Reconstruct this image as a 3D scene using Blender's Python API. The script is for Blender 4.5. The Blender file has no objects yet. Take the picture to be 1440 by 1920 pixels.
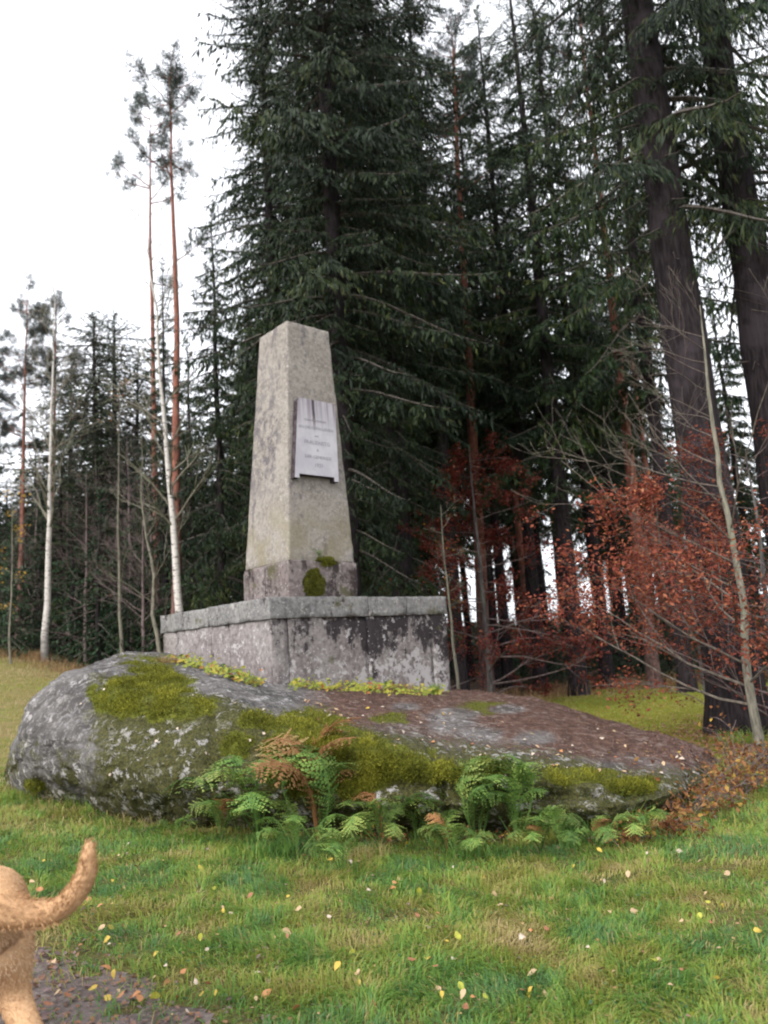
import bpy, bmesh, math, random
import numpy as np
from mathutils import Matrix, Vector

random.seed(7)
RNG = np.random.default_rng(7)
sc = bpy.context.scene
COL = sc.collection

# ------------------------------------------------------------------ camera
EYE = np.array([0.0, 0.0, 1.55])
FPX, CX, CY = 1480.0, 720.0, 960.0            # focal length and centre in the photo's pixels
PITCH, ROLL = math.radians(10.0), math.radians(3.7)
_f = np.array([0, math.cos(PITCH), math.sin(PITCH)])
_r0 = np.array([1.0, 0, 0]); _u0 = np.array([0, -math.sin(PITCH), math.cos(PITCH)])
_r = math.cos(ROLL) * _r0 - math.sin(ROLL) * _u0
_u = math.sin(ROLL) * _r0 + math.cos(ROLL) * _u0
cam = bpy.data.cameras.new('camera'); camo = bpy.data.objects.new('camera', cam); COL.objects.link(camo)
cam.sensor_fit = 'VERTICAL'; cam.sensor_height = 24.0; cam.lens = FPX / 1920 * 24.0
cam.clip_start = 0.05; cam.clip_end = 3000
M = Matrix((( _r[0], _u[0], -_f[0], EYE[0]), (_r[1], _u[1], -_f[1], EYE[1]), (_r[2], _u[2], -_f[2], EYE[2]), (0, 0, 0, 1)))
camo.matrix_world = M
cam.dof.use_dof = True; cam.dof.focus_distance = 5.0; cam.dof.aperture_fstop = 1.5
sc.camera = camo

# ------------------------------------------------------------------ sky, sun, exposure
SUN_EL, SUN_AZ = math.radians(38), math.radians(215)      # azimuth measured from +Y towards +X
world = bpy.data.worlds.new('World'); sc.world = world; world.use_nodes = True
nt = world.node_tree; nt.nodes.clear()
sky = nt.nodes.new('ShaderNodeTexSky'); sky.sky_type = 'NISHITA'; sky.sun_disc = False
sky.sun_elevation = SUN_EL; sky.sun_rotation = SUN_AZ
sky.dust_density = 4.0; sky.air_density = 1.0; sky.ozone_density = 1.0
hsv = nt.nodes.new('ShaderNodeHueSaturation'); hsv.inputs['Saturation'].default_value = 0.22
mixw = nt.nodes.new('ShaderNodeMix'); mixw.data_type = 'RGBA'
mixw.inputs['Factor'].default_value = 0.6
mixw.inputs['B'].default_value = (6.85, 7.0, 7.4, 1)        # even cloud layer
bg = nt.nodes.new('ShaderNodeBackground'); bg.inputs['Strength'].default_value = 0.12
wo = nt.nodes.new('ShaderNodeOutputWorld')
nt.links.new(sky.outputs[0], hsv.inputs['Color']); nt.links.new(hsv.outputs[0], mixw.inputs['A'])
nt.links.new(mixw.outputs['Result'], bg.inputs[0]); nt.links.new(bg.outputs[0], wo.inputs[0])
sun = bpy.data.lights.new('sun', 'SUN'); suno = bpy.data.objects.new('sun', sun); COL.objects.link(suno)
sun.energy = 0.9; sun.angle = math.radians(25); sun.color = (1.0, 0.96, 0.9)
_sd = Vector((math.sin(SUN_AZ) * math.cos(SUN_EL), math.cos(SUN_AZ) * math.cos(SUN_EL), math.sin(SUN_EL)))
suno.rotation_euler = _sd.to_track_quat('Z', 'Y').to_euler()
sc.view_settings.view_transform = 'Standard'; sc.view_settings.look = 'None'
sc.view_settings.gamma = 1.0; sc.view_settings.use_curve_mapping = False
sc.view_settings.exposure = 1.38
sc.render.engine = 'CYCLES'
sc.cycles.use_denoising = True
sc.cycles.filter_width = 2.0
sc.cycles.max_bounces = 6; sc.cycles.diffuse_bounces = 3; sc.cycles.transparent_max_bounces = 8

# ------------------------------------------------------------------ projection and noise helpers
def unproject(px, py, Y):
    d = _f + _r * ((px - CX) / FPX) + _u * ((CY - py) / FPX)
    return EYE + d * ((Y - EYE[1]) / d[1])

def ray(px, py):
    return _f + _r * ((px - CX) / FPX) + _u * ((CY - py) / FPX)

def project(P):
    P = np.asarray(P, float) - EYE
    w = P @ _f
    w = np.where(w < 1e-3, 1e-3, w)
    return CX + FPX * (P @ _r) / w, CY - FPX * (P @ _u) / w

def _hash(ix, iy, iz, seed):
    h = (ix * 374761393 + iy * 668265263 + iz * 2147483647 + seed * 974711) & 0xffffffff
    h = ((h ^ (h >> 13)) * 1274126177) & 0xffffffff
    h = ((h ^ (h >> 16)) * 2246822519) & 0xffffffff
    return ((h ^ (h >> 15)) & 0xffffff) / float(0xffffff)

def noise(P, scale=1.0, seed=0):
    """Value noise in 0..1 for an (n,3) or (n,2) array."""
    P = np.atleast_2d(np.asarray(P, float)) * scale
    if P.shape[1] == 2: P = np.c_[P, np.zeros(len(P))]
    i = np.floor(P).astype(np.int64); f = P - i; f = f * f * (3 - 2 * f)
    out = 0
    for dx in (0, 1):
        for dy in (0, 1):
            for dz in (0, 1):
                w = (f[:, 0] if dx else 1 - f[:, 0]) * (f[:, 1] if dy else 1 - f[:, 1]) * (f[:, 2] if dz else 1 - f[:, 2])
                out = out + w * _hash(i[:, 0] + dx, i[:, 1] + dy, i[:, 2] + dz, seed)
    return out

def fbm(P, scale=1.0, octaves=4, seed=0):
    s, a, t = 0, 1.0, 0
    for k in range(octaves):
        s = s + a * noise(P, scale * 2 ** k, seed + 17 * k); t += a; a *= 0.5
    return s / t

def sstep(a, b, x):
    t = np.clip((x - a) / (b - a), 0, 1); return t * t * (3 - 2 * t)

# ------------------------------------------------------------------ object helpers
def link(o, parent=None):
    COL.objects.link(o)
    if parent is not None: o.parent = parent
    return o

def tag(o, label=None, cat=None, group=None, kind=None):
    if label: o['label'] = label
    if cat: o['category'] = cat
    if group: o['group'] = group
    if kind: o['kind'] = kind
    return o

def empty(name, loc=(0, 0, 0), label=None, cat=None, group=None, rot=(0, 0, 0), scale=(1, 1, 1)):
    o = bpy.data.objects.new(name, None); o.empty_display_size = 0.2
    o.location = loc; o.rotation_euler = rot; o.scale = scale
    link(o); return tag(o, label, cat, group)

def mesh_np(name, V, F, mats=None, midx=None, tint=None, smooth=False, attrs=None):
    """F: (m,k) array or list of such arrays."""
    me = bpy.data.meshes.new(name)
    V = np.asarray(V, np.float32)
    Fs = F if isinstance(F, list) else [F]
    Fs = [np.asarray(f, np.int32) for f in Fs if len(f)]
    loops = np.concatenate([f.ravel() for f in Fs])
    tot = np.concatenate([np.full(len(f), f.shape[1], np.int32) for f in Fs])
    start = np.r_[0, np.cumsum(tot)[:-1]].astype(np.int32)
    me.vertices.add(len(V)); me.vertices.foreach_set('co', V.ravel())
    me.loops.add(len(loops)); me.loops.foreach_set('vertex_index', loops)
    me.polygons.add(len(tot)); me.polygons.foreach_set('loop_start', start)
    try: me.polygons.foreach_set('loop_total', tot)
    except Exception: pass
    for m in (mats or []): me.materials.append(m)
    if midx is not None: me.polygons.foreach_set('material_index', np.asarray(midx, np.int32))
    me.polygons.foreach_set('use_smooth', np.full(len(tot), bool(smooth)))
    A = dict(attrs or {})
    if tint is not None: A['tint'] = tint
    for k, a in A.items():
        a = np.asarray(a, np.float32)
        if a.ndim == 2:
            at = me.attributes.new(k, 'FLOAT_COLOR', 'POINT')
            at.data.foreach_set('color', np.c_[a, np.ones(len(a))].astype(np.float32).ravel())
        else:
            at = me.attributes.new(k, 'FLOAT', 'POINT'); at.data.foreach_set('value', a)
    me.update(calc_edges=True); me.validate()
    return me

def obj(name, me, parent=None, loc=None):
    o = bpy.data.objects.new(name, me)
    if loc is not None: o.location = loc
    return link(o, parent)

class Geo:
    """Collects vertex / face / tint / material arrays into one mesh."""
    def __init__(s): s.V, s.F3, s.F4, s.T, s.m3, s.m4, s.n = [], [], [], [], [], [], 0
    def add(s, V, F, tint=0.5, mi=0):
        V = np.asarray(V, np.float32); F = np.asarray(F, np.int64)
        t = np.full(len(V), tint, np.float32) if np.ndim(tint) == 0 else np.asarray(tint, np.float32)
        s.V.append(V); s.T.append(t)
        (s.F3 if F.shape[1] == 3 else s.F4).append(F + s.n)
        (s.m3 if F.shape[1] == 3 else s.m4).append(np.full(len(F), mi, np.int32))
        s.n += len(V)
    def mesh(s, name, mats, smooth=False):
        F, m = [], []
        if s.F3: F.append(np.concatenate(s.F3)); m += s.m3
        if s.F4: F.append(np.concatenate(s.F4)); m += s.m4
        return mesh_np(name, np.concatenate(s.V), F, mats, np.concatenate(m), np.concatenate(s.T), smooth)

def tube(P, R, k=6, twist=0.0):
    """Ring verts and quads for a polyline."""
    P = np.asarray(P, float); n = len(P); R = np.broadcast_to(np.asarray(R, float), (n,))
    T = np.gradient(P, axis=0); T /= np.linalg.norm(T, axis=1, keepdims=True) + 1e-9
    ref = np.array([0, 0, 1.0]) if abs(T[:, 2]).mean() < 0.8 else np.array([1.0, 0, 0])
    A = np.cross(T, ref); A /= np.linalg.norm(A, axis=1, keepdims=True) + 1e-9
    B = np.cross(T, A)
    a = np.arange(k) * 2 * math.pi / k + twist
    V = P[:, None] + R[:, None, None] * (A[:, None] * np.cos(a)[None, :, None] + B[:, None] * np.sin(a)[None, :, None])
    i = np.arange(n - 1)[:, None] * k; j = np.arange(k)[None]; j2 = (j + 1) % k
    F = np.stack([i + j, i + k + j, i + k + j2, i + j2], -1).reshape(-1, 4)
    return V.reshape(-1, 3), F

def unit(v):
    v = np.asarray(v, float); return v / (np.linalg.norm(v, axis=-1, keepdims=True) + 1e-9)

def blades(P, D, L, W, rng, bend=0.0):
    """Flat diamond quads: n bases P, directions D, lengths L, widths W -> verts (n*4), quads."""
    n = len(P); D = unit(D)
    S = unit(np.cross(D, rng.normal(size=(n, 3))))
    L = np.broadcast_to(L, (n,))[:, None]; W = np.broadcast_to(W, (n,))[:, None]
    mid = P + D * L * 0.45
    V = np.stack([P, mid + S * W / 2, P + D * L, mid - S * W / 2], 1).reshape(-1, 3)
    F = np.arange(n * 4).reshape(n, 4)
    return V, F

# ------------------------------------------------------------------ material helpers
class Mat:
    def __init__(s, name, rough=0.8, spec=0.25):
        s.m = bpy.data.materials.new(name); s.m.use_nodes = True
        s.t = s.m.node_tree; s.bsdf = s.t.nodes['Principled BSDF']; s.out = s.t.nodes['Material Output']
        s.bsdf.inputs['Roughness'].default_value = rough; s.bsdf.inputs['Specular IOR Level'].default_value = spec
    def n(s, typ, **kw):
        nd = s.t.nodes.new('ShaderNode' + typ)
        for k, v in kw.items(): setattr(nd, k, v)
        return nd
    def set(s, sock, v):
        if isinstance(v, bpy.types.NodeSocket): s.t.links.new(v, sock)
        elif isinstance(v, (tuple, list)) and len(v) == 3 and sock.type == 'RGBA': sock.default_value = (*v, 1)
        else: sock.default_value = v
    def pos(s): return s.n('NewGeometry').outputs['Position']
    def objc(s): return s.n('TexCoord').outputs['Object']
    def scale(s, v, sc3):
        m = s.n('VectorMath', operation='MULTIPLY'); s.set(m.inputs[0], v); m.inputs[1].default_value = sc3; return m.outputs[0]
    def noise(s, v, scale=5, detail=4, rough=0.6, dist=0.0):
        nd = s.n('TexNoise'); s.set(nd.inputs['Vector'], v); nd.inputs['Scale'].default_value = scale
        nd.inputs['Detail'].default_value = detail; nd.inputs['Roughness'].default_value = rough
        nd.inputs['Distortion'].default_value = dist
        return nd.outputs['Fac']
    def voro(s, v, scale=5, feature='F1'):
        nd = s.n('TexVoronoi', feature=feature); s.set(nd.inputs['Vector'], v); nd.inputs['Scale'].default_value = scale
        return nd.outputs['Distance']
    def ramp(s, f, a, b, lo=0.0, hi=1.0):
        nd = s.n('MapRange'); nd.interpolation_type = 'SMOOTHSTEP'
        s.set(nd.inputs['Value'], f); nd.inputs['From Min'].default_value = a; nd.inputs['From Max'].default_value = b
        nd.inputs['To Min'].default_value = lo; nd.inputs['To Max'].default_value = hi
        return nd.outputs[0]
    def mix(s, f, a, b, blend='MIX'):
        nd = s.n('Mix', data_type='RGBA', blend_type=blend)
        s.set(nd.inputs['Factor'], f); s.set(nd.inputs['A'], a); s.set(nd.inputs['B'], b)
        return nd.outputs['Result']
    def math(s, op, a, b=0.0, clamp=False):
        nd = s.n('Math', operation=op, use_clamp=clamp); s.set(nd.inputs[0], a); s.set(nd.inputs[1], b); return nd.outputs[0]
    def attr(s, name, what='Fac'):
        nd = s.n('Attribute', attribute_name=name); return nd.outputs[what]
    def rand(s): return s.n('ObjectInfo').outputs['Random']
    def color(s, c): s.set(s.bsdf.inputs['Base Color'], c); return s
    def bump(s, h, strength=0.5, dist=0.02):
        nd = s.n('Bump'); nd.inputs['Strength'].default_value = strength; nd.inputs['Distance'].default_value = dist
        s.set(nd.inputs['Height'], h); s.t.links.new(nd.outputs[0], s.bsdf.inputs['Normal']); return s

def leaf_mat(name, stops, trans=0.3, rough=0.6, vary=0.25, spec=0.2):
    """Colour from the per-leaf 'tint' through a ramp of real colours; a little light passes through."""
    k = Mat(name, rough, spec)
    cr = k.n('ValToRGB'); e = cr.color_ramp.elements
    while len(e) < len(stops): e.new(0.5)
    for el, (p, c) in zip(e, stops): el.position = p; el.color = (*c, 1)
    k.t.links.new(k.attr('tint'), cr.inputs[0])
    hs = k.n('HueSaturation'); k.t.links.new(cr.outputs[0], hs.inputs['Color'])
    k.set(hs.inputs['Value'], k.ramp(k.rand(), 0, 1, 1 - vary, 1 + vary))
    k.color(hs.outputs[0])
    if trans > 0:
        tr = k.n('BsdfTranslucent'); k.t.links.new(hs.outputs[0], tr.inputs['Color'])
        mx = k.n('MixShader'); mx.inputs[0].default_value = trans
        k.t.links.new(k.bsdf.outputs[0], mx.inputs[1]); k.t.links.new(tr.outputs[0], mx.inputs[2])
        k.t.links.new(mx.outputs[0], k.out.inputs['Surface'])
    return k.m

def bark_mat(name, a, b, c=None, scale=1.0, bump=0.8):
    k = Mat(name, 0.9, 0.15); v = k.objc()
    f1 = k.noise(k.scale(v, (9 * scale, 9 * scale, 1.6 * scale)), 2.2, 5, 0.65)
    f2 = k.noise(v, 1.3, 3)
    col = k.mix(k.ramp(f1, 0.35, 0.68), a, b)
    if c: col = k.mix(k.ramp(f2, 0.5, 0.68, 0, 0.8), col, c)
    k.color(col).bump(f1, bump, 0.04)
    return k.m

MT = {}
MT['spruce'] = leaf_mat('spruce_needles', [(0, (0.009, 0.018, 0.011)), (0.45, (0.018, 0.034, 0.015)), (0.8, (0.036, 0.054, 0.016)), (1, (0.066, 0.078, 0.020))], 0.15, 0.55)
MT['young_spruce'] = leaf_mat('young_spruce_needles', [(0, (0.016, 0.032, 0.016)), (0.6, (0.026, 0.052, 0.024)), (1, (0.05, 0.085, 0.035))], 0.15, 0.6)
MT['hazed_spruce'] = leaf_mat('hazed_spruce_needles', [(0, (0.032, 0.046, 0.034)), (0.6, (0.058, 0.072, 0.048)), (0.85, (0.095, 0.085, 0.062)), (1, (0.14, 0.10, 0.085))], 0.2, 0.7)  # veiling haze over the distant wood is put into these paler needle colours
MT['pine'] = leaf_mat('pine_needles', [(0, (0.04, 0.055, 0.05)), (0.6, (0.065, 0.085, 0.075)), (1, (0.11, 0.125, 0.10))], 0.2, 0.6)
MT['beech'] = leaf_mat('red_beech_leaves', [(0, (0.085, 0.022, 0.019)), (0.4, (0.19, 0.048, 0.032)), (0.75, (0.29, 0.085, 0.045)), (1, (0.38, 0.16, 0.08))], 0.35, 0.55)
MT['beech_dark'] = leaf_mat('dark_red_beech_leaves', [(0, (0.07, 0.016, 0.016)), (0.5, (0.17, 0.032, 0.026)), (0.85, (0.27, 0.06, 0.036)), (1, (0.36, 0.13, 0.06))], 0.35, 0.55)
MT['yellow_leaf'] = leaf_mat('yellow_leaves', [(0, (0.35, 0.20, 0.03)), (1, (0.55, 0.36, 0.05))], 0.35, 0.6)
MT['fern'] = leaf_mat('green_fern', [(0, (0.075, 0.15, 0.045)), (0.5, (0.16, 0.27, 0.065)), (1, (0.36, 0.42, 0.12))], 0.45, 0.5, 0.4)
MT['fern_brown'] = leaf_mat('withered_fern', [(0, (0.26, 0.11, 0.05)), (0.6, (0.40, 0.21, 0.09)), (1, (0.46, 0.34, 0.14))], 0.3, 0.6, 0.3)
MT['bramble'] = leaf_mat('withered_bramble', [(0, (0.10, 0.035, 0.02)), (0.45, (0.24, 0.10, 0.04)), (0.8, (0.36, 0.20, 0.07)), (1, (0.5, 0.33, 0.06))], 0.3, 0.6)
MT['cover'] = leaf_mat('ground_cover_leaves', [(0, (0.08, 0.14, 0.03)), (0.6, (0.30, 0.32, 0.05)), (0.85, (0.42, 0.34, 0.06)), (1, (0.36, 0.12, 0.04))], 0.3, 0.5)
MT['bark_spruce'] = bark_mat('spruce_bark', (0.011, 0.008, 0.009), (0.034, 0.027, 0.030), (0.044, 0.035, 0.041))
MT['bark_grey'] = bark_mat('grey_bark', (0.05, 0.045, 0.045), (0.15, 0.135, 0.13), (0.12, 0.13, 0.10))
MT['bark_twig'] = bark_mat('dead_twig_bark', (0.05, 0.042, 0.036), (0.11, 0.095, 0.085))
MT['bark_pale'] = bark_mat('pale_sapling_bark', (0.10, 0.095, 0.075), (0.24, 0.22, 0.175), (0.17, 0.18, 0.12), 1.5, 0.3)
MT['bark_twig2'] = bark_mat('beech_twig_bark', (0.08, 0.065, 0.055), (0.17, 0.145, 0.12))
MT['bark_brown'] = bark_mat('brown_twig_bark', (0.10, 0.075, 0.072), (0.20, 0.155, 0.15))

def pine_bark():
    k = Mat('pine_bark', 0.85, 0.2); v = k.objc()
    f = k.noise(k.scale(v, (8, 8, 2.2)), 2.0, 5, 0.65)
    z = k.n('SeparateXYZ'); k.t.links.new(v, z.inputs[0])
    up = k.ramp(k.math('ADD', z.outputs[2], k.math('MULTIPLY', f, 3.0)), 2.5, 9.0)
    low = k.mix(k.ramp(f, 0.35, 0.65), (0.05, 0.032, 0.03), (0.15, 0.09, 0.08))
    hi = k.mix(k.ramp(f, 0.35, 0.65), (0.15, 0.055, 0.042), (0.27, 0.115, 0.08))
    k.color(k.mix(up, low, hi)).bump(f, 0.6, 0.03)
    return k.m
MT['bark_pine'] = pine_bark()

def birch_bark():
    k = Mat('birch_bark', 0.6, 0.3); v = k.objc()
    f = k.noise(k.scale(v, (6, 6, 26)), 1.0, 3, 0.6)
    g = k.noise(k.scale(v, (3, 3, 7)), 1.0, 4, 0.7)
    z = k.n('SeparateXYZ'); k.t.links.new(v, z.inputs[0])
    foot = k.ramp(k.math('ADD', z.outputs[2], k.math('MULTIPLY', g, -2.0)), -0.9, 0.5, 0.85, 0.0)
    col = k.mix(k.ramp(f, 0.56, 0.66), (0.50, 0.47, 0.44), (0.12, 0.10, 0.095))
    col = k.mix(k.ramp(g, 0.58, 0.68, 0, 0.9), col, (0.07, 0.06, 0.058))
    k.color(k.mix(foot, col, (0.08, 0.07, 0.065))).bump(f, 0.3, 0.01)
    return k.m
MT['bark_birch'] = birch_bark()

# ------------------------------------------------------------------ terrain
def terrain(x, y):
    x = np.asarray(x, float); y = np.asarray(y, float)
    a = -x
    s = (a + np.sqrt(a * a + 0.64)) / 2 - 0.4
    s = 28 * np.tanh(s / 28)
    k = 0.045 + 0.0041 * np.clip(y, -8, 34)
    return s * k

def ground_at(px, py):
    d = ray(px, py); t = 0.5
    for _ in range(4000):
        p = EYE + d * t
        if p[2] <= terrain(p[0], p[1]): break
        t += 0.01 if t < 15 else 0.05
    return p

def at_base(px, Y):
    """Ground point at depth Y whose foot shows at image column px."""
    x = 0.0
    for _ in range(30):
        z = float(terrain(x, Y)); p, _q = project(np.array([[x, Y, z]]))
        x += (px - p[0]) * Y / FPX
    return np.array([x, Y, float(terrain(x, Y))])

def height_to(px, py, Y, base):
    return float(unproject(px, py, Y)[2] - base[2])

def edge_y(x):
    """Depth where the mown meadow ends and the forest floor starts."""
    return np.interp(x, [-60, -14, -8, -2, 2, 6, 12, 40], [34, 31, 24, 19, 22, 25, 26, 24])

def lawn_mat():
    k = Mat('lawn', 0.9, 0.1); v = k.pos()
    z = k.n('SeparateXYZ'); k.t.links.new(v, z.inputs[0])
    n1, n2, n3 = k.noise(v, 0.7, 4), k.noise(v, 3.5, 5), k.noise(v, 30, 4, 0.7)
    green = k.mix(k.ramp(n2, 0.35, 0.65), (0.060, 0.085, 0.024), (0.13, 0.14, 0.04))
    straw = k.mix(k.ramp(n3, 0.3, 0.7), (0.17, 0.12, 0.06), (0.10, 0.095, 0.03))
    near = k.mix(k.ramp(n1, 0.42, 0.62, 0.1, 0.8), green, straw)
    near = k.mix(k.ramp(n3, 0.5, 0.62, 0, 0.5), near, (0.03, 0.025, 0.014))
    far = k.mix(k.ramp(n1, 0.4, 0.6), (0.17, 0.145, 0.045), (0.13, 0.135, 0.03))
    moss = k.mix(k.ramp(n2, 0.4, 0.65), (0.15, 0.155, 0.018), (0.21, 0.19, 0.03))
    left = k.ramp(z.outputs[0], 0.0, -4.0)
    far = k.mix(left, moss, k.mix(k.ramp(n2, 0.4, 0.6), (0.24, 0.19, 0.085), (0.17, 0.165, 0.05)))
    col = k.mix(k.ramp(z.outputs[1], 8.0, 11.0), near, far)
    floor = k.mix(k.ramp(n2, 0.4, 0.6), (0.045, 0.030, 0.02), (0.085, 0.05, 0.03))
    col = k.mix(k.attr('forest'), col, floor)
    k.color(col).bump(n3, 0.8, 0.03)
    return k.m

def axis(lo, hi, dense_lo, dense_hi, step, grow=1.13):
    a = list(np.arange(dense_lo, dense_hi + 1e-6, step)); s = step
    while a[-1] < hi: s *= grow; a.append(a[-1] + s)
    s = step
    while a[0] > lo: s *= grow; a.insert(0, a[0] - s)
    return np.array(a)

gx = axis(-900, 900, -7, 7, 0.12); gy = axis(-300, 1500, 1.0, 12, 0.12)
X, Yg = np.meshgrid(gx, gy)
P2 = np.c_[X.ravel(), Yg.ravel()]
Z = terrain(P2[:, 0], P2[:, 1])
near_w = np.clip(1 - np.abs(P2[:, 1] - 5) / 40, 0, 1)
def gz(x, y):
    p = np.c_[np.ravel(x), np.ravel(y)].astype(float); w = np.clip(1 - np.abs(p[:, 1] - 5) / 40, 0, 1)
    return terrain(p[:, 0], p[:, 1]) + w * ((fbm(p, 1.6, 3, 3) - 0.5) * 0.10 + (fbm(p, 6, 2, 9) - 0.5) * 0.04) * 0.6
Z = gz(P2[:, 0], P2[:, 1])
nxg = len(gx); ii = np.arange(len(gy) - 1)[:, None] * nxg + np.arange(nxg - 1)[None]
F = np.stack([ii, ii + 1, ii + 1 + nxg, ii + nxg], -1).reshape(-1, 4)
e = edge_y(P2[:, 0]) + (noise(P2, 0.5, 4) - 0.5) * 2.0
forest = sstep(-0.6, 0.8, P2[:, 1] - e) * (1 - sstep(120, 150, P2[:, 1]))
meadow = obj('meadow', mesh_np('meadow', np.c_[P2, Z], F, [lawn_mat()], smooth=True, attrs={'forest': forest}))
tag(meadow, kind='structure')

# ------------------------------------------------------------------ tree builders
def add_branch_axis(g, P, r0, r1, mi, k=4):
    V, F = tube(P, np.linspace(r0, r1, len(P)), k); g.add(V, F, 0.5, mi)

def trunk_mesh(name, H, r0, mat, lean=(0, 0), wob=0.05, rings=22, k=12, taper=0.85, flare=0.35, seed=0, tip=0.012):
    t = np.linspace(0, 1, rings) ** 1.15
    rg = np.random.default_rng(seed + 5)
    wx = np.cumsum(rg.normal(size=rings)) * wob * 0.3; wy = np.cumsum(rg.normal(size=rings)) * wob * 0.3
    wx -= wx[0]; wy -= wy[0]
    P = np.c_[lean[0] * t * H + wx, lean[1] * t * H + wy, t * H - 0.15]
    R = r0 * (1 - t) ** taper + tip + flare * r0 * np.exp(-t * H / 0.35)
    V, F = tube(P, R, k)
    n = fbm(V, 3.0, 2, seed); c = np.repeat(P, k, 0)
    V = c + (V - c) * (0.88 + 0.24 * n)[:, None]
    return mesh_np(name, V, F, [mat], smooth=True), P

def spruce_branch(L, rng, dens=1.0, hang=1.0, tw=0.045):
    """One drooping spruce bough along +X: needle twigs as narrow quads."""
    n2 = max(4, int(L / 0.085 * dens))
    t = np.sort(rng.uniform(0.06, 1.0, n2))
    dz = rng.uniform(0.7, 1.2)
    ax = lambda q: np.stack([q * L * 0.95, 0.12 * L * np.sin(q * 2.2) * 0 + q * 0, L * dz * (0.10 * q - 0.75 * q ** 2 + 0.47 * q ** 3)], -1)
    A = ax(t)
    Ps, Ds, Ls, Ts = [], [], [], []
    side = np.where(np.arange(n2) % 2 == 0, 1, -1)
    l2 = (L * 0.30 * (1 - t) ** 0.75 * np.minimum(1, 0.35 + t * 2) + 0.10) * rng.uniform(0.6, 1.25, n2)
    ang = np.radians(rng.uniform(40, 65, n2))
    d2 = np.stack([np.cos(ang), side * np.sin(ang), rng.uniform(-0.45, -0.05, n2)], -1); d2 = unit(d2)
    m = np.maximum(2, (l2 / 0.055 * dens).astype(int))
    idx = np.repeat(np.arange(n2), m)
    q = rng.uniform(0, 1, len(idx))
    P = A[idx] + d2[idx] * (l2[idx] * q)[:, None]
    P[:, 2] -= 0.40 * l2[idx] * q ** 2
    alt = rng.choice([-1, 1], len(idx))
    perp = np.cross(d2[idx], [0, 0, 1.0])
    h = (0.1 + 2.0 * rng.random(len(idx)) ** 0.8) * hang
    D = d2[idx] * rng.uniform(0.3, 1.0, len(idx))[:, None] + perp * (alt * rng.uniform(0.0, 0.7, len(idx)))[:, None] + np.stack([0 * h, 0 * h, -h], -1)
    LL = rng.uniform(0.07, 0.17, len(idx)) * (1 + 1.0 * hang * rng.random(len(idx)) ** 4)
    tint = np.clip(0.25 + 0.35 * q + rng.normal(0, 0.18, len(idx)), 0, 1)
    # needles along the main axis
    n1 = int(L / 0.05 * dens); q1 = rng.uniform(0.1, 1, n1); P1 = ax(q1)
    D1 = np.stack([np.full(n1, 0.8), rng.normal(0, 0.5, n1), rng.normal(-0.2, 0.4, n1)], -1)
    P = np.concatenate([P, P1]); D = np.concatenate([D, D1]); LL = np.concatenate([LL, rng.uniform(0.08, 0.15, n1)])
    tint = np.concatenate([tint, np.clip(rng.normal(0.5, 0.2, n1), 0, 1)])
    V, F = blades(P, D, LL, tw * rng.uniform(0.7, 1.3, len(P)), rng)
    axp = ax(np.linspace(0, 0.95, 7))
    return V, F, np.repeat(tint, 4), axp

BOUGHS = {}
def bough_set(key, L, hang, dens, tw, n=5):
    if key not in BOUGHS:
        rg = np.random.default_rng(hash(key) % 1000 if not isinstance(key, str) else sum(map(ord, key)))
        BOUGHS[key] = [spruce_branch(L, rg, dens * rg.uniform(0.75, 1.15), hang * rg.uniform(0.6, 1.2), tw) for _ in range(n + 3)]
    return BOUGHS[key]

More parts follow.
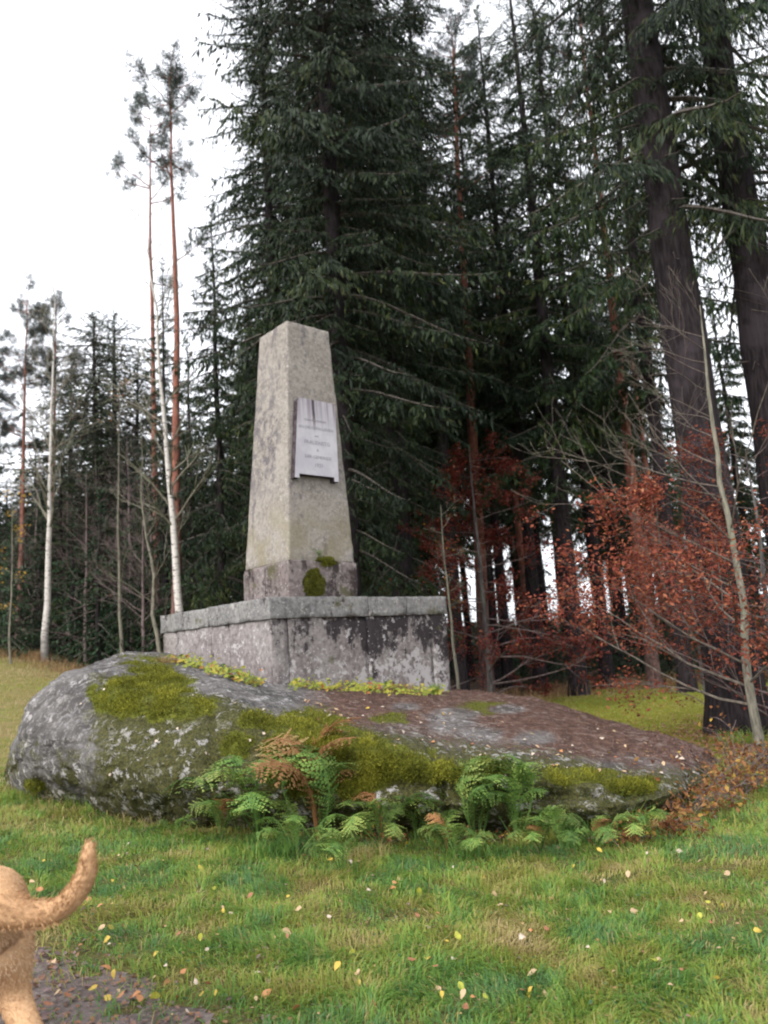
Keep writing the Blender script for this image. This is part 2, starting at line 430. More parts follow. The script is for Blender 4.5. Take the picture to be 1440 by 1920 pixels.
def spruce_crown(name, H, z0, Rmax, seed, trunkP, mats, key='big', L=3.6, hang=1.0, dens=1.0, tw=0.045, step=0.11, shape=0.75, irr=0.3, dead=0, thin=1.0, short=0.22, low=(0.62, 4.0), cap=2.0):
    rng = np.random.default_rng(seed); g = Geo()
    bs = bough_set(key, L, hang, dens, tw)
    z = z0; a = rng.uniform(0, 6.28)
    cx = lambda zz: np.array([np.interp(zz, trunkP[:, 2], trunkP[:, 0]), np.interp(zz, trunkP[:, 2], trunkP[:, 1])])
    while z < H - 0.15:
        q = (z - z0) / (H - z0)
        env = Rmax * (1 - q) ** shape * min(1.0, low[0] + q * low[1])
        a += 2.4 + rng.normal(0, 0.4)
        if rng.random() < thin:
            ln = max(0.18, env * (rng.uniform(0.25, 0.55) if rng.random() < short else rng.uniform(1 - irr, 1 + irr * 0.6)))
            hue = rng.normal(0, 0.14)
            V, F, T, axp = bs[rng.integers(len(bs))]
            s = ln / L
            sz = s if s > 0.35 else s * 0.8 + 0.05
            up = np.interp(q, [0, 0.5, 0.85, 1.0], [-0.30, -0.08, 0.25, 0.8]) + rng.normal(0, 0.08)
            # keep twigs from shrinking too much on short boughs by taking a share of them at larger size
            m = len(V) // 4
            if s < 0.6:
                keep = rng.random(m) < max(0.12, s * (1.5 if cap > 1.5 else 2.2))
                V4 = V.reshape(m, 4, 3)[keep]; T4 = T.reshape(m, 4)[keep]
                base = V4[:, :1]; fac = min(cap, 0.75 / max(s, .2))
                V4 = base + (V4 - base) * fac
                VV = V4.reshape(-1, 3); TT = T4.ravel(); FF = np.arange(len(VV)).reshape(-1, 4)
            else:
                VV, TT, FF = V, T, F
            ca, sa, cu, su = math.cos(a), math.sin(a), math.cos(up), math.sin(up)
            R = np.array([[ca, -sa, 0], [sa, ca, 0], [0, 0, 1]]) @ np.array([[cu, 0, -su], [0, 1, 0], [su, 0, cu]])
            c = cx(z); o = np.array([c[0], c[1], z])
            fl = np.array([1, rng.choice([-1, 1]), 1])
            g.add((VV * fl * np.array([s, s, sz])) @ R.T + o, FF, np.clip(TT + hue, 0, 1), 0)
            if ln > 0.7:
                add_branch_axis(g, (axp * np.array([s, s, sz])) @ R.T + o, 0.012 + 0.011 * ln, 0.006, 1, 4)
        z += step * rng.uniform(0.6, 1.4) * (0.6 + 0.6 * (1 - q))
    # leader
    c = cx(H); n = 40
    P = np.c_[np.full(n, c[0]), np.full(n, c[1]), rng.uniform(H - 0.9, H + 0.1, n)]
    D = np.c_[rng.normal(0, 0.6, n), rng.normal(0, 0.6, n), rng.uniform(0.2, 1, n)]
    V, F = blades(P, D, 0.2, 0.05, rng); g.add(V, F, 0.6, 0)
    for _ in range(dead):                              # bare dead snags below the crown
        zz = rng.uniform(1.2, z0 + 1.5); aa = rng.uniform(0, 6.28); ln = rng.uniform(0.3, 1.5)
        c = cx(zz); q = np.linspace(0, 1, 5)
        P = np.stack([c[0] + np.cos(aa) * q * ln, c[1] + np.sin(aa) * q * ln, zz - 0.35 * ln * q ** 2 + rng.normal(0, 0.03, 5)], -1)
        add_branch_axis(g, P, 0.014, 0.004, 1, 3)
    return g.mesh(name, mats)

def pine_crown(name, H, z0, R, seed, trunkP, mats, n=26, tuft=260, tl=0.16, low=()):
    rng = np.random.default_rng(seed); g = Geo()
    cx = lambda zz: np.array([np.interp(zz, trunkP[:, 2], trunkP[:, 0]), np.interp(zz, trunkP[:, 2], trunkP[:, 1])])
    ends = []
    zs = list(z0 + (H - z0) * rng.random(n) ** 0.8) + list(low)
    for i, z in enumerate(zs):
        q = max(0, (z - z0) / (H - z0)); aa = rng.uniform(0, 6.28)
        ln = R * (1 - 0.65 * q) * rng.uniform(0.55, 1.1)
        u = rng.uniform(0.1, 0.45) + 0.5 * q
        t = np.linspace(0, 1, 6); c = cx(z)
        P = np.stack([c[0] + np.cos(aa) * t * ln, c[1] + np.sin(aa) * t * ln, z + u * ln * t ** 1.3], -1) + rng.normal(0, 0.03 * ln, (6, 3)) * t[:, None]
        add_branch_axis(g, P, 0.015 + 0.010 * ln, 0.008, 1, 4)
        for _ in range(int(5 + ln * 5)):
            q2 = rng.uniform(0.35, 1.0); b = np.array([np.interp(q2, t, P[:, j]) for j in range(3)])
            d = unit(np.array([np.cos(aa), np.sin(aa), 0.4]) + rng.normal(0, 0.7, 3)); l = rng.uniform(0.15, 0.5) * min(1, ln)
            add_branch_axis(g, np.stack([b, b + d * l * 0.5, b + d * l + [0, 0, 0.05]]), 0.008, 0.004, 1, 3)
            ends.append((b + d * l, d))
    E = np.array([x[0] for x in ends]); D0 = np.array([x[1] for x in ends])
    per = max(8, int(tuft * 60 / len(E)))
    idx = np.repeat(np.arange(len(E)), per)
    P = E[idx] + rng.normal(0, 0.07, (len(idx), 3))
    D = D0[idx] * 0.6 + rng.normal(0, 0.75, (len(idx), 3)) + [0, 0, 0.25]
    V, F = blades(P, D, rng.uniform(0.7, 1.2, len(idx)) * tl, 0.020, rng)
    g.add(V, F, np.repeat(np.clip(rng.normal(0.5, 0.22, len(idx)), 0, 1), 4), 0)
    return g.mesh(name, mats)

def grow(g, P0, D0, L, r, depth, rng, tips, spread=0.7, up=0.15, nb=(3, 5), seg=6, mi=0, shrink=(0.45, 0.7), grav=0.0, first=0.25):
    """Recursive bare branch."""
    t = np.linspace(0, 1, seg)
    P = [np.array(P0, float)]; d = unit(np.array(D0, float))
    for i in range(seg - 1):
        d = unit(d + rng.normal(0, 0.10, 3) + [0, 0, up * 0.12 - grav * 0.15 * t[i]])
        P.append(P[-1] + d * L / (seg - 1))
    P = np.array(P)
    V, F = tube(P, np.linspace(r, max(r * 0.35, 0.0022), seg), 5 if depth >= 2 else 3)
    g.add(V, F, 0.5, mi)
    if depth <= 1:
        for q in np.linspace(0.2, 1, 6): tips.append((np.array([np.interp(q, t, P[:, j]) for j in range(3)]), d))
    if depth == 0: return
    for _ in range(rng.integers(nb[0], nb[1] + 1)):
        q = rng.uniform(first, 1.0); b = np.array([np.interp(q, t, P[:, j]) for j in range(3)])
        ax = unit(rng.normal(0, 1, 3)); ax = unit(ax - d * (ax @ d))
        nd = unit(d + ax * spread * rng.uniform(0.6, 1.2) + [0, 0, up])
        grow(g, b, nd, L * rng.uniform(*shrink) * (1.15 - 0.5 * q), r * 0.5 * (1.1 - 0.4 * q), depth - 1, rng, tips, spread, up, nb, max(4, seg - 1), mi, shrink, grav, first)

def leafage(g, tips, rng, n, size, mi, flat=0.6, drop=0.08):
    if not tips: return
    E = np.array([x[0] for x in tips]); idx = rng.integers(0, len(E), n)
    P = E[idx] + rng.normal(0, drop, (n, 3))
    N = unit(rng.normal(0, 1, (n, 3)) * (1 - flat) + [0, 0, flat])
    D = unit(np.cross(N, rng.normal(size=(n, 3)))); S = np.cross(N, D)
    L = size * rng.uniform(0.45, 1.35, n)[:, None]
    V = np.stack([P, P + D * L * 0.45 + S * L * 0.30 + N * L * 0.08, P + D * L - N * L * 0.1, P + D * L * 0.45 - S * L * 0.30 + N * L * 0.08], 1).reshape(-1, 3)
    g.add(V, np.arange(n * 4).reshape(n, 4), np.repeat(np.clip(rng.normal(0.5, 0.25, n), 0, 1), 4), mi)

def make_tree(name, loc, parts, label, cat, group=None, rz=0.0, s=1.0, lean=(0, 0)):
    t = empty(name, loc, label, cat, group, (lean[1], lean[0], rz), (s, s, s))
    for pn, me in parts:
        obj(pn, me, t)
    return t

def copy_tree(src, loc, label, group, rz, s, lean=(0, 0)):
    t = src.copy(); COL.objects.link(t)
    t.location = loc; t.rotation_euler = (lean[1], lean[0], rz)
    t.scale = (s, s, s) if np.isscalar(s) else s
    t['label'] = label
    if group: t['group'] = group
    for c in [o for o in src.children]:
        d = c.copy(); COL.objects.link(d); d.parent = t
    return t

# ------------------------------------------------------------------ boulder
def hermite(t, Pts, q):
    """Cubic through Pts (n,...) at parameters t (n) evaluated at q (m)."""
    t = np.asarray(t, float); Pts = np.asarray(Pts, float); n = len(t)
    m = np.empty_like(Pts)
    m[1:-1] = (Pts[2:] - Pts[:-2]) / (t[2:] - t[:-2]).reshape((-1,) + (1,) * (Pts.ndim - 1))
    m[0] = (Pts[1] - Pts[0]) / (t[1] - t[0]); m[-1] = (Pts[-1] - Pts[-2]) / (t[-1] - t[-2])
    i = np.clip(np.searchsorted(t, q, 'right') - 1, 0, n - 2)
    h = t[i + 1] - t[i]; u = (q - t[i]) / h
    sh = (-1,) + (1,) * (Pts.ndim - 1); u = u.reshape(sh); h = h.reshape(sh)
    return ((1 + 2 * u) * (1 - u) ** 2) * Pts[i] + u * (1 - u) ** 2 * h * m[i] + u * u * (3 - 2 * u) * Pts[i + 1] + u * u * (u - 1) * h * m[i + 1]

def on_ground(px, py): return ground_at(px, py)
def flat_pt(x_px, y_px, Y): return unproject(x_px, y_px, Y)
def pz(px, Y, z):                      # point at column px, depth Y and height z
    p = unproject(px, 1200, Y); q = unproject(px, 1300, Y)
    t = (z - p[2]) / (q[2] - p[2]); return p + (q - p) * t

U = flat_pt
_st = []
def station(base, low, mid, sh, top, back, backY):
    b = on_ground(*base); bb = np.array([back[0], backY, float(terrain(back[0], backY))])
    _st.append([b, U(*low), U(*mid), U(*sh), U(*top), back, bb])
tipL = U(13, 1405, 9.1)
_st.append([tipL + [0, -.05, -.55], tipL + [0, -.08, -.25], tipL, tipL + [.05, .1, .22], tipL + [.12, .5, .28], tipL + [.12, .9, .1], tipL + [.1, 1.1, -.7]])
station((45, 1484), (38, 1440, 8.35), (42, 1360, 8.5), (72, 1290, 8.9), (105, 1258, 9.7), pz(125, 10.7, 1.25), 11.4)
station((140, 1503), (128, 1450, 7.75), (128, 1360, 8.0), (160, 1262, 8.6), (200, 1233, 9.7), pz(215, 11.0, 1.62), 12.2)
station((255, 1530), (250, 1470, 7.2), (250, 1385, 7.4), (265, 1285, 8.05), (285, 1234, 9.6), pz(300, 12.1, 1.66), 13.6)
station((400, 1542), (400, 1490, 6.95), (400, 1408, 7.08), (408, 1312, 7.6), (415, 1263, 9.6), pz(400, 12.6, 1.40), 14.4)
station((520, 1550), (520, 1505, 6.85), (520, 1440, 6.92), (525, 1355, 7.3), (520, 1285, 9.9), pz(540, 12.9, 1.15), 14.6)
station((680, 1552), (680, 1517, 6.78), (680, 1462, 6.85), (690, 1388, 7.1), (690, 1300, 10.4), pz(690, 13.2, 0.92), 14.4)
station((850, 1550), (850, 1522, 6.7), (850, 1486, 6.78), (860, 1418, 6.95), (850, 1304, 11.4), pz(850, 13.2, 0.72), 14.0)
station((1000, 1544), (1000, 1524, 6.72), (1000, 1494, 6.78), (1008, 1438, 6.95), (1000, 1322, 10.6), pz(1000, 11.9, 0.62), 12.7)
station((1150, 1540), (1150, 1522, 6.65), (1150, 1497, 6.75), (1155, 1457, 7.1), (1150, 1360, 10.0), pz(1150, 11.0, 0.30), 11.6)
station((1270, 1502), (1272, 1492, 7.3), (1275, 1477, 7.4), (1280, 1448, 7.8), (1290, 1398, 9.0), pz(1295, 9.7, 0.14), 10.2)
tipR = on_ground(1352, 1440)
_st.append([tipR + [0, -.1, 0], tipR + [0, -.08, .02], tipR + [0, -.05, .04], tipR + [0, 0, .05], tipR + [.02, .2, .05], tipR + [.02, .4, .03], tipR + [0, .5, 0]])
ST = np.array(_st)                                   # stations x 7 x 3
ST[:, 0, 2] -= 0.18; ST[:, 6, 2] -= 0.25
NU, NV = 300, 150
su = np.r_[0, np.cumsum(np.linalg.norm(np.diff(ST[:, 3], axis=0), axis=1))]
C = hermite(su, ST, np.linspace(0, su[-1], NU))       # NU x 7 x 3
sv = np.array([0, 0.10, 0.26, 0.44, 0.74, 0.92, 1.0])
B = np.stack([hermite(sv, C[i], np.linspace(0, 1, NV)) for i in range(NU)])
BV = B.reshape(-1, 3)
i = np.arange(NU - 1)[:, None] * NV + np.arange(NV - 1)[None]
BF = np.stack([i, i + NV, i + NV + 1, i + 1], -1).reshape(-1, 4)
def grid_normals(G):
    du = np.gradient(G, axis=0); dv = np.gradient(G, axis=1)
    return unit(np.cross(du, dv))
BN = grid_normals(B).reshape(-1, 3)
if BN[np.argmax(BV[:, 2])][2] < 0: BN = -BN; BF = BF[:, ::-1]
vv = np.tile(np.linspace(0, 1, NV), NU)
front = 1 - sstep(0.40, 0.55, vv)
bx0 = project(BV)[0]
rid = 1 - np.abs(2 * fbm(BV * [1, 1, 1.7], 2.4, 4, 12) - 1)
disp = (fbm(BV, 0.9, 3, 1) - 0.5) * 0.10 - 0.10 * (1 - sstep(250, 420, bx0)) * sstep(0.38, 0.55, vv) + (fbm(BV, 3.2, 3, 2) - 0.5) * 0.11 * (0.45 + 0.55 * front) + (fbm(BV, 12, 3, 5) - 0.5) * 0.055 - sstep(0.90, 1.0, rid) * 0.035 * (0.4 + 0.6 * front)
# two weathered cracks down the front
bx, by = project(BV)
for cx0, cx1, amp in ((392, 400, 0.05), (800, 830, 0.07)):
    cxx = cx0 + (cx1 - cx0) * (by - 1300) / 200 + (noise(BV, 5, 8) - 0.5) * 26
    disp -= amp * np.exp(-((bx - cxx) / 7) ** 2) * front
BV = BV + BN * disp[:, None]
BN = grid_normals(BV.reshape(NU, NV, 3)).reshape(-1, 3)
if BN[np.argmax(BV[:, 2])][2] < 0: BN = -BN
bx, by = project(BV)
def blob(px, py, rx, ry, soft=0.5):
    w = (fbm(BV, 2.6, 3, 21) - 0.5) * 1.1
    d = np.sqrt(((bx - px) / rx) ** 2 + ((by - py) / ry) ** 2) + w
    return 1 - sstep(1 - soft, 1 + soft, d)
vis = BN @ np.array([0, -1, 0]) > -0.55                # faces towards the field
M = np.zeros(len(BV))
for b in ((575, 1365, 95, 32), (660, 1395, 75, 32), (740, 1425, 90, 30), (290, 1285, 80, 48), (235, 1310, 70, 45), (330, 1330, 70, 40), (545, 1400, 130, 45), (600, 1440, 160, 45),
          (660, 1450, 110, 40), (905, 1440, 45, 22), (1090, 1455, 70, 18), (1180, 1475, 60, 16), (68, 1470, 20, 14),
          (800, 1450, 60, 30), (480, 1350, 40, 22)):
    M = np.maximum(M, blob(*b))
thin = (0.72 + 0.28 * sstep(0.36, 0.56, fbm(BV, 2.8, 5, 31))) * sstep(130, 230, bx) * front * (1 - sstep(1120, 1340, bx) * 0.4)
thin *= 1 - 0.8 * (1 - sstep(90, 210, bx + (fbm(BV, 3, 3, 35) - 0.5) * 150))
thin = np.maximum(thin, 0.7 * (1 - sstep(0.10, 0.24, vv)) * sstep(0.35, 0.6, fbm(BV, 3, 3, 44)))
litter = sstep(540, 640, bx) * sstep(0.42, 0.56, vv + (fbm(BV, 2.5, 3, 61) - 0.5) * 0.18)
for b in ((850, 1350, 52, 20), (905, 1378, 36, 14), (1000, 1386, 40, 12), (1060, 1430, 52, 11), (960, 1420, 40, 12), (760, 1325, 30, 7), (950, 1330, 30, 7), (1130, 1440, 40, 9)):
    litter *= 1 - 0.85 * blob(*b, soft=0.35)
topmoss = blob(900, 1330, 60, 16) * 0.5 + blob(730, 1350, 50, 12) * 0.6
M = np.maximum(M * (0.45 + 0.55 * sstep(0.35, 0.55, fbm(BV, 5, 3, 77))), topmoss * litter)

def boulder_mat():
    k = Mat('mossy_granite', 0.85, 0.25); v = k.pos()
    n1, n2, n3 = k.noise(v, 2.0, 5), k.noise(v, 9, 5, 0.65), k.noise(v, 45, 4, 0.7)
    rock = k.mix(k.ramp(n1, 0.35, 0.65), (0.058, 0.053, 0.051), (0.15, 0.140, 0.134))
    rock = k.mix(k.ramp(k.noise(v, 16, 6, 0.75), 0.50, 0.66, 0, 0.75), rock, (0.27, 0.26, 0.262))
    rock = k.mix(k.ramp(n2, 0.60, 0.70, 0, 0.85), rock, (0.055, 0.045, 0.045))
    lich = k.math('MULTIPLY', k.ramp(k.math('ADD', k.noise(v, 9, 6, 0.7, 0.3), k.math('MULTIPLY', n3, 0.22)), 0.635, 0.735, 0, 0.85), k.ramp(k.noise(v, 1.7, 3), 0.38, 0.58, 0.25, 1))
    lich = k.math('MULTIPLY', lich, k.math('SUBTRACT', 1.15, k.math('MULTIPLY', k.attr('litter'), 0.85)))
    lit = k.mix(k.ramp(n2, 0.38, 0.62), (0.058, 0.030, 0.022), (0.13, 0.070, 0.050))
    lit = k.mix(k.ramp(n3, 0.56, 0.66), lit, (0.20, 0.135, 0.11))
    col = k.mix(k.math('MULTIPLY', k.attr('litter'), k.ramp(n2, 0.25, 0.42, 0.8, 1)), rock, lit)
    th = k.ramp(k.math('ADD', k.attr('thin'), k.math('MULTIPLY', k.math('SUBTRACT', n2, 0.5), 1.9)), 0.12, 0.50, 0, 0.93)
    olive = k.mix(k.ramp(n3, 0.35, 0.65), (0.026, 0.028, 0.008), (0.092, 0.088, 0.020))
    col = k.mix(th, col, olive)
    col = k.mix(lich, col, (0.42, 0.40, 0.40))
    mo = k.ramp(k.math('ADD', k.attr('moss'), k.math('MULTIPLY', k.math('SUBTRACT', n2, 0.5), 0.5)), 0.28, 0.5)
    moss = k.mix(k.ramp(n3, 0.3, 0.7), (0.045, 0.06, 0.006), (0.16, 0.165, 0.018))
    col = k.mix(mo, col, moss)
    k.color(col).bump(k.math('ADD', k.math('MULTIPLY', n2, 1.0), k.math('MULTIPLY', n3, 0.5)), 1.0, 0.05)
    return k.m
boulder = obj('boulder', mesh_np('boulder', BV, BF, [boulder_mat()], smooth=True, attrs={'moss': M, 'thin': thin, 'litter': litter}))
tag(boulder, 'long mossy grey boulder lying under the obelisk with ferns along its front', 'boulder')

_facing = (BN @ unit(-_f)) > -0.2
def boulder_at(px, py, r=None):
    """Point and normal of the boulder's surface seen at a pixel."""
    d = (bx - px) ** 2 + (by - py) ** 2
    c = np.argsort(d)[:60]; c = c[d[c] < max(d[c[0]] * 4, 30)]
    j = c[np.argmin(BV[c, 1])]
    return BV[j], BN[j]

def moss_fuzz():
    rng = np.random.default_rng(3)
    w = np.clip(M - 0.22, 0, 1) * 1.5 + np.clip(thin - 0.72, 0, 1) * 0.5
    w = w * vis * (BV[:, 2] > terrain(BV[:, 0], BV[:, 1]) - 0.05)
    n = 66000
    j = rng.choice(len(BV), n, p=w / w.sum())
    P = BV[j] + rng.normal(0, 0.016, (n, 3)); P += BN[j] * (-0.006 + 0.03 * np.clip(M[j], 0, 1) * noise(P, 9, 5))[:, None]
    D = BN[j] * 0.8 + rng.normal(0, 0.55, (n, 3)) + [0, 0, 0.25]
    V, F = blades(P, D, rng.uniform(0.014, 0.035, n) * (0.5 + 0.8 * np.clip(M[j], 0, 1)), 0.008, rng)
    t = np.clip(0.25 + 0.6 * M[j] * (0.4 + noise(P, 7, 3)) + rng.normal(0, 0.15, n), 0, 1)
    return mesh_np('moss', V, F, [leaf_mat('moss_tips', [(0, (0.03, 0.034, 0.006)), (0.5, (0.09, 0.095, 0.012)), (0.8, (0.17, 0.175, 0.018)), (1, (0.27, 0.26, 0.035))], 0.25, 0.7)], tint=np.repeat(t, 4))
tag(obj('moss', moss_fuzz(), boulder), kind='stuff')

# ------------------------------------------------------------------ monument
TH = math.radians(41)
dR = np.array([math.cos(TH), math.sin(TH), 0]); dL = np.array([-math.sin(TH), math.cos(TH), 0])
corner = unproject(505.5, 1119.3, 10.0); ZT = corner[2]
PW = 3.1
mc = corner + (dR + dL) * PW / 2; mc[2] = 0
mon = empty('stone_monument', mc, 'tapered granite obelisk with white inscription plaque on a square stone pedestal', 'monument', rot=(0, 0, TH))
def loc_of(P): 
    q = np.asarray(P) - mc; return np.stack([q @ dR, q @ dL, q[..., 2]], -1)
def on_plane(px, py, p0, nrm):
    d = ray(px, py); t = ((p0 - EYE) @ nrm) / (d @ nrm); return loc_of(EYE + d * t)

def stone_mat(name, a, b, dark, pale, dark_lo, pale_lo, streak=None, rough=0.9, moss=0.0, mott=0.5):
    """Weathered stone: mottled grain, black algae stains with runs, pale lichen spots. streak: height under which runs start."""
    k = Mat(name, rough, 0.15); v = k.objc()
    n1, n2, n3 = k.noise(v, 1.8, 5, 0.6), k.noise(v, 8, 6, 0.72), k.noise(v, 60, 3, 0.7)
    nm = k.noise(v, 17, 5, 0.7)
    col = k.mix(k.ramp(n1, 0.38, 0.62), a, b)
    col = k.mix(k.ramp(nm, 0.42, 0.62, 0, mott), col, tuple(min(0.6, 1.55 * x) for x in b))
    col = k.mix(k.ramp(nm, 0.46, 0.34, 0, mott), col, tuple(0.5 * x for x in a))
    col = k.mix(k.ramp(n3, 0.55, 0.7, 0, 0.55), col, tuple(0.5 * x for x in a))
    st = k.noise(k.scale(v, (2.3, 2.3, 0.55)), 1.7, 5, 0.66)
    dk = k.math('ADD', k.math('MULTIPLY', st, 0.58), k.math('MULTIPLY', k.noise(v, 5.5, 6, 0.75), 0.48))
    if streak:
        z = k.n('SeparateXYZ'); k.t.links.new(v, z.inputs[0])
        frontm = k.ramp(z.outputs[1], -1.48, -1.54)
        far = k.ramp(z.outputs[0], -1.2, 0.2, -0.02, 0.075)
        hi = k.ramp(z.outputs[2], streak - 0.7, streak - 0.1, -0.05, 0.06)
        dk = k.math('ADD', dk, k.math('ADD', k.math('MULTIPLY', frontm, k.math('ADD', far, hi)), k.math('MULTIPLY', k.math('SUBTRACT', 1.0, frontm), -0.05)))
    col = k.mix(k.ramp(dk, dark_lo, dark_lo + 0.07, 0, 0.93), col, dark)
    pl = k.math('ADD', k.noise(v, 5.0, 6, 0.72, 0.2), k.math('MULTIPLY', k.math('SUBTRACT', nm, 0.5), 0.4))
    if streak:
        low = k.math('MULTIPLY', k.ramp(z.outputs[2], streak - 0.35, streak - 0.75), k.math('MULTIPLY', frontm, k.ramp(z.outputs[0], -1.4, 1.2, 0.03, 0.10)))
        pl = k.math('ADD', pl, low)
    col = k.mix(k.ramp(pl, pale_lo, pale_lo + 0.06, 0, 0.85), col, pale)
    vo = k.voro(v, 16); col = k.mix(k.ramp(k.math('ADD', vo, k.math('MULTIPLY', n2, -0.42)), -0.10, -0.03, 0.8, 0), col, pale)
    if moss:
        mk = k.ramp(k.math('ADD', k.noise(v, 2.2, 4), k.math('MULTIPLY', n2, 0.3)), 0.80 - moss, 0.90 - moss, 0, 0.7)
        col = k.mix(mk, col, (0.065, 0.065, 0.02))
    k.color(col).bump(k.math('ADD', n2, k.math('MULTIPLY', n3, 0.7)), 0.6, 0.02)
    return k
SP = stone_mat('pedestal_stone', (0.165, 0.142, 0.140), (0.225, 0.205, 0.20), (0.026, 0.021, 0.024), (0.44, 0.42, 0.42), 0.565, 0.575, streak=2.05, moss=0.01).m
SC = stone_mat('cornice_stone', (0.145, 0.142, 0.142), (0.20, 0.195, 0.19), (0.045, 0.038, 0.040), (0.42, 0.41, 0.39), 0.575, 0.61, moss=0.06).m
SPL = stone_mat('plinth_stone', (0.135, 0.110, 0.106), (0.175, 0.150, 0.145), (0.040, 0.031, 0.030), (0.42, 0.40, 0.38), 0.515, 0.65, moss=0.07).m

def shaft_mat():
    k = stone_mat('shaft_stone', (0.215, 0.193, 0.174), (0.265, 0.241, 0.220), (0.13, 0.115, 0.12), (0.44, 0.41, 0.38), 0.58, 0.66, moss=-0.05, mott=0.4)
    v = k.objc(); base = k.bsdf.inputs['Base Color'].links[0].from_socket
    g = k.n('NewGeometry'); z = k.n('SeparateXYZ'); k.t.links.new(v, z.inputs[0])
    # dark algae patches down the face that looks over the field
    n = k.noise(v, 7, 6, 0.75); big = k.noise(v, 1.6, 3)
    zm = k.math('MULTIPLY', k.ramp(z.outputs[2], 3.75, 4.4), k.ramp(z.outputs[2], 5.2, 6.0, 1, 0.5))
    face = k.ramp(z.outputs[0], -0.33, -0.40)
    band = k.ramp(k.math('ADD', z.outputs[1], k.math('MULTIPLY', big, 0.4)), -0.15, 0.05)
    m = k.math('MULTIPLY', k.math('MULTIPLY', zm, k.math('MULTIPLY', face, band)), k.ramp(n, 0.46, 0.58, 0, 0.85))
    col = k.mix(m, base, (0.105, 0.095, 0.105))
    # yellow-brown wash low on the front
    col = k.mix(k.math('MULTIPLY', k.ramp(z.outputs[2], 4.1, 3.3), k.ramp(big, 0.4, 0.6, 0, 0.55)), col, (0.20, 0.175, 0.105))
    k.color(col); return k.m
SS = shaft_mat()

def rough_box(name, x0, x1, y0, y1, z0, z1, mat, seed=0, step=0.07, amp=0.012, rnd=0.008, tx=0.0, off=(0, 0)):
    """Box as six welded grids, corners worn round, faces uneven. tx: inset of the top on every side (taper)."""
    bm = bmesh.new(); bmesh.ops.create_cube(bm, size=1.0)
    sx, sy, sz = x1 - x0, y1 - y0, z1 - z0
    def cuts(axis, n):
        for q in range(1, n):
            co = [0, 0, 0]; no = [0, 0, 0]; co[axis] = -0.5 + q / n; no[axis] = 1
            bmesh.ops.bisect_plane(bm, geom=bm.verts[:] + bm.edges[:] + bm.faces[:], plane_co=co, plane_no=no)
    for axis, sz_ in ((0, sx), (1, sy), (2, sz)):
        for sg in (-1, 1):
            co = [0, 0, 0]; no = [0, 0, 0]; co[axis] = sg * (0.5 - rnd / sz_); no[axis] = 1
            bmesh.ops.bisect_plane(bm, geom=bm.verts[:] + bm.edges[:] + bm.faces[:], plane_co=co, plane_no=no)
    cuts(0, max(2, min(34, int(sx / step)))); cuts(1, max(2, min(34, int(sy / step)))); cuts(2, max(2, min(44, int(sz / step))))
    me = bpy.data.meshes.new(name); bm.to_mesh(me); bm.free()
    V = np.empty(len(me.vertices) * 3, np.float32); me.vertices.foreach_get('co', V); V = V.reshape(-1, 3).astype(float)
    S = np.array([sx, sy, sz]); L = V * S; half = S / 2
    # pull towards an inner box to round the edges
    inner = np.clip(L, -(half - rnd), half - rnd); d = L - inner; ln = np.linalg.norm(d, axis=1, keepdims=True)
    N = d / np.maximum(ln, 1e-9); L = np.where(ln > 1e-9, inner + N * np.minimum(ln, rnd), L)
    P = L + [(x0 + x1) / 2, (y0 + y1) / 2, (z0 + z1) / 2]
    n = (fbm(P + seed * 3.1, 5.5, 3, seed) - 0.5) * amp * 2 + (fbm(P + seed, 22, 2, seed + 3) - 0.5) * amp * 0.8
    edge = np.sort(np.abs(L) / half, axis=1)[:, 1]
    n -= sstep(0.95, 1.0, edge) * sstep(0.45, 0.8, fbm(P, 7, 2, seed + 9)) * amp * 1.8
    P = P + N * n[:, None]
    if tx:
        q = (P[:, 2] - z0) / sz; c = np.array([(x0 + x1) / 2, (y0 + y1) / 2])
        P[:, :2] = c + (P[:, :2] - c) * (1 - q * tx / (sx / 2))[:, None] + q[:, None] * np.array(off)
    me.vertices.foreach_set('co', P.astype(np.float32).ravel())
    me.polygons.foreach_set('use_smooth', np.ones(len(me.polygons), bool))
    me.materials.append(mat); me.update()
    return me

h = PW / 2; CT = 0.275; OV = 0.03; zc = ZT - CT; ZB = 0.25; G = 0.004
nF = -dL; pF = corner.copy()           # front-right face
nS = -dR                               # left face
fx = lambda px, py: float(on_plane(px, py, pF, nF)[0])
fy = lambda px, py: float(on_plane(px, py, pF, nS)[1])
j1, j2 = fx(542, 1210), fx(690, 1210); c1, c2 = fx(689, 1142), fx(762, 1142); l1 = fy(395, 1190)
D = 0.55
def blk(name, x0, x1, y0, y1, z0, z1, mat, seed, **kw):
    obj(name, rough_box(name, x0 + G, x1 - G, y0 + G, y1 - G, z0, z1, mat, seed, **kw), mon)
# lower course, front face
blk('stone_block', -h, j1, -h, -h + D + 0.5, ZB, zc, SP, 1)
blk('stone_block', j1, j2, -h, -h + D, ZB, zc, SP, 2)
blk('stone_block', j2, h - 0.32, -h - 0.004, -h + D, ZB, zc, SP, 3)
blk('stone_block', h - 0.32, h, -h - 0.01, -h + D, ZB, zc, SP, 4)
# left face
blk('stone_block', -h, -h + D, -h + D + 0.5, l1, ZB, zc, SP, 5)
blk('stone_block', -h - 0.006, -h + D, l1, h, ZB, zc, SP, 6)
# back and right faces
blk('stone_block', -h + D, 0.2, h - D, h, ZB, zc, SP, 7); blk('stone_block', 0.2, h, h - D, h, ZB, zc, SP, 8)
blk('stone_block', h - D, h, -h + D, 0.1, ZB, zc, SP, 9); blk('stone_block', h - D, h, 0.1, h - D, ZB, zc, SP, 10)
obj('core', rough_box('core', -h + D, h - D, -h + D, h - D, ZB, ZT - 0.03, SC, 11, step=0.4), mon)
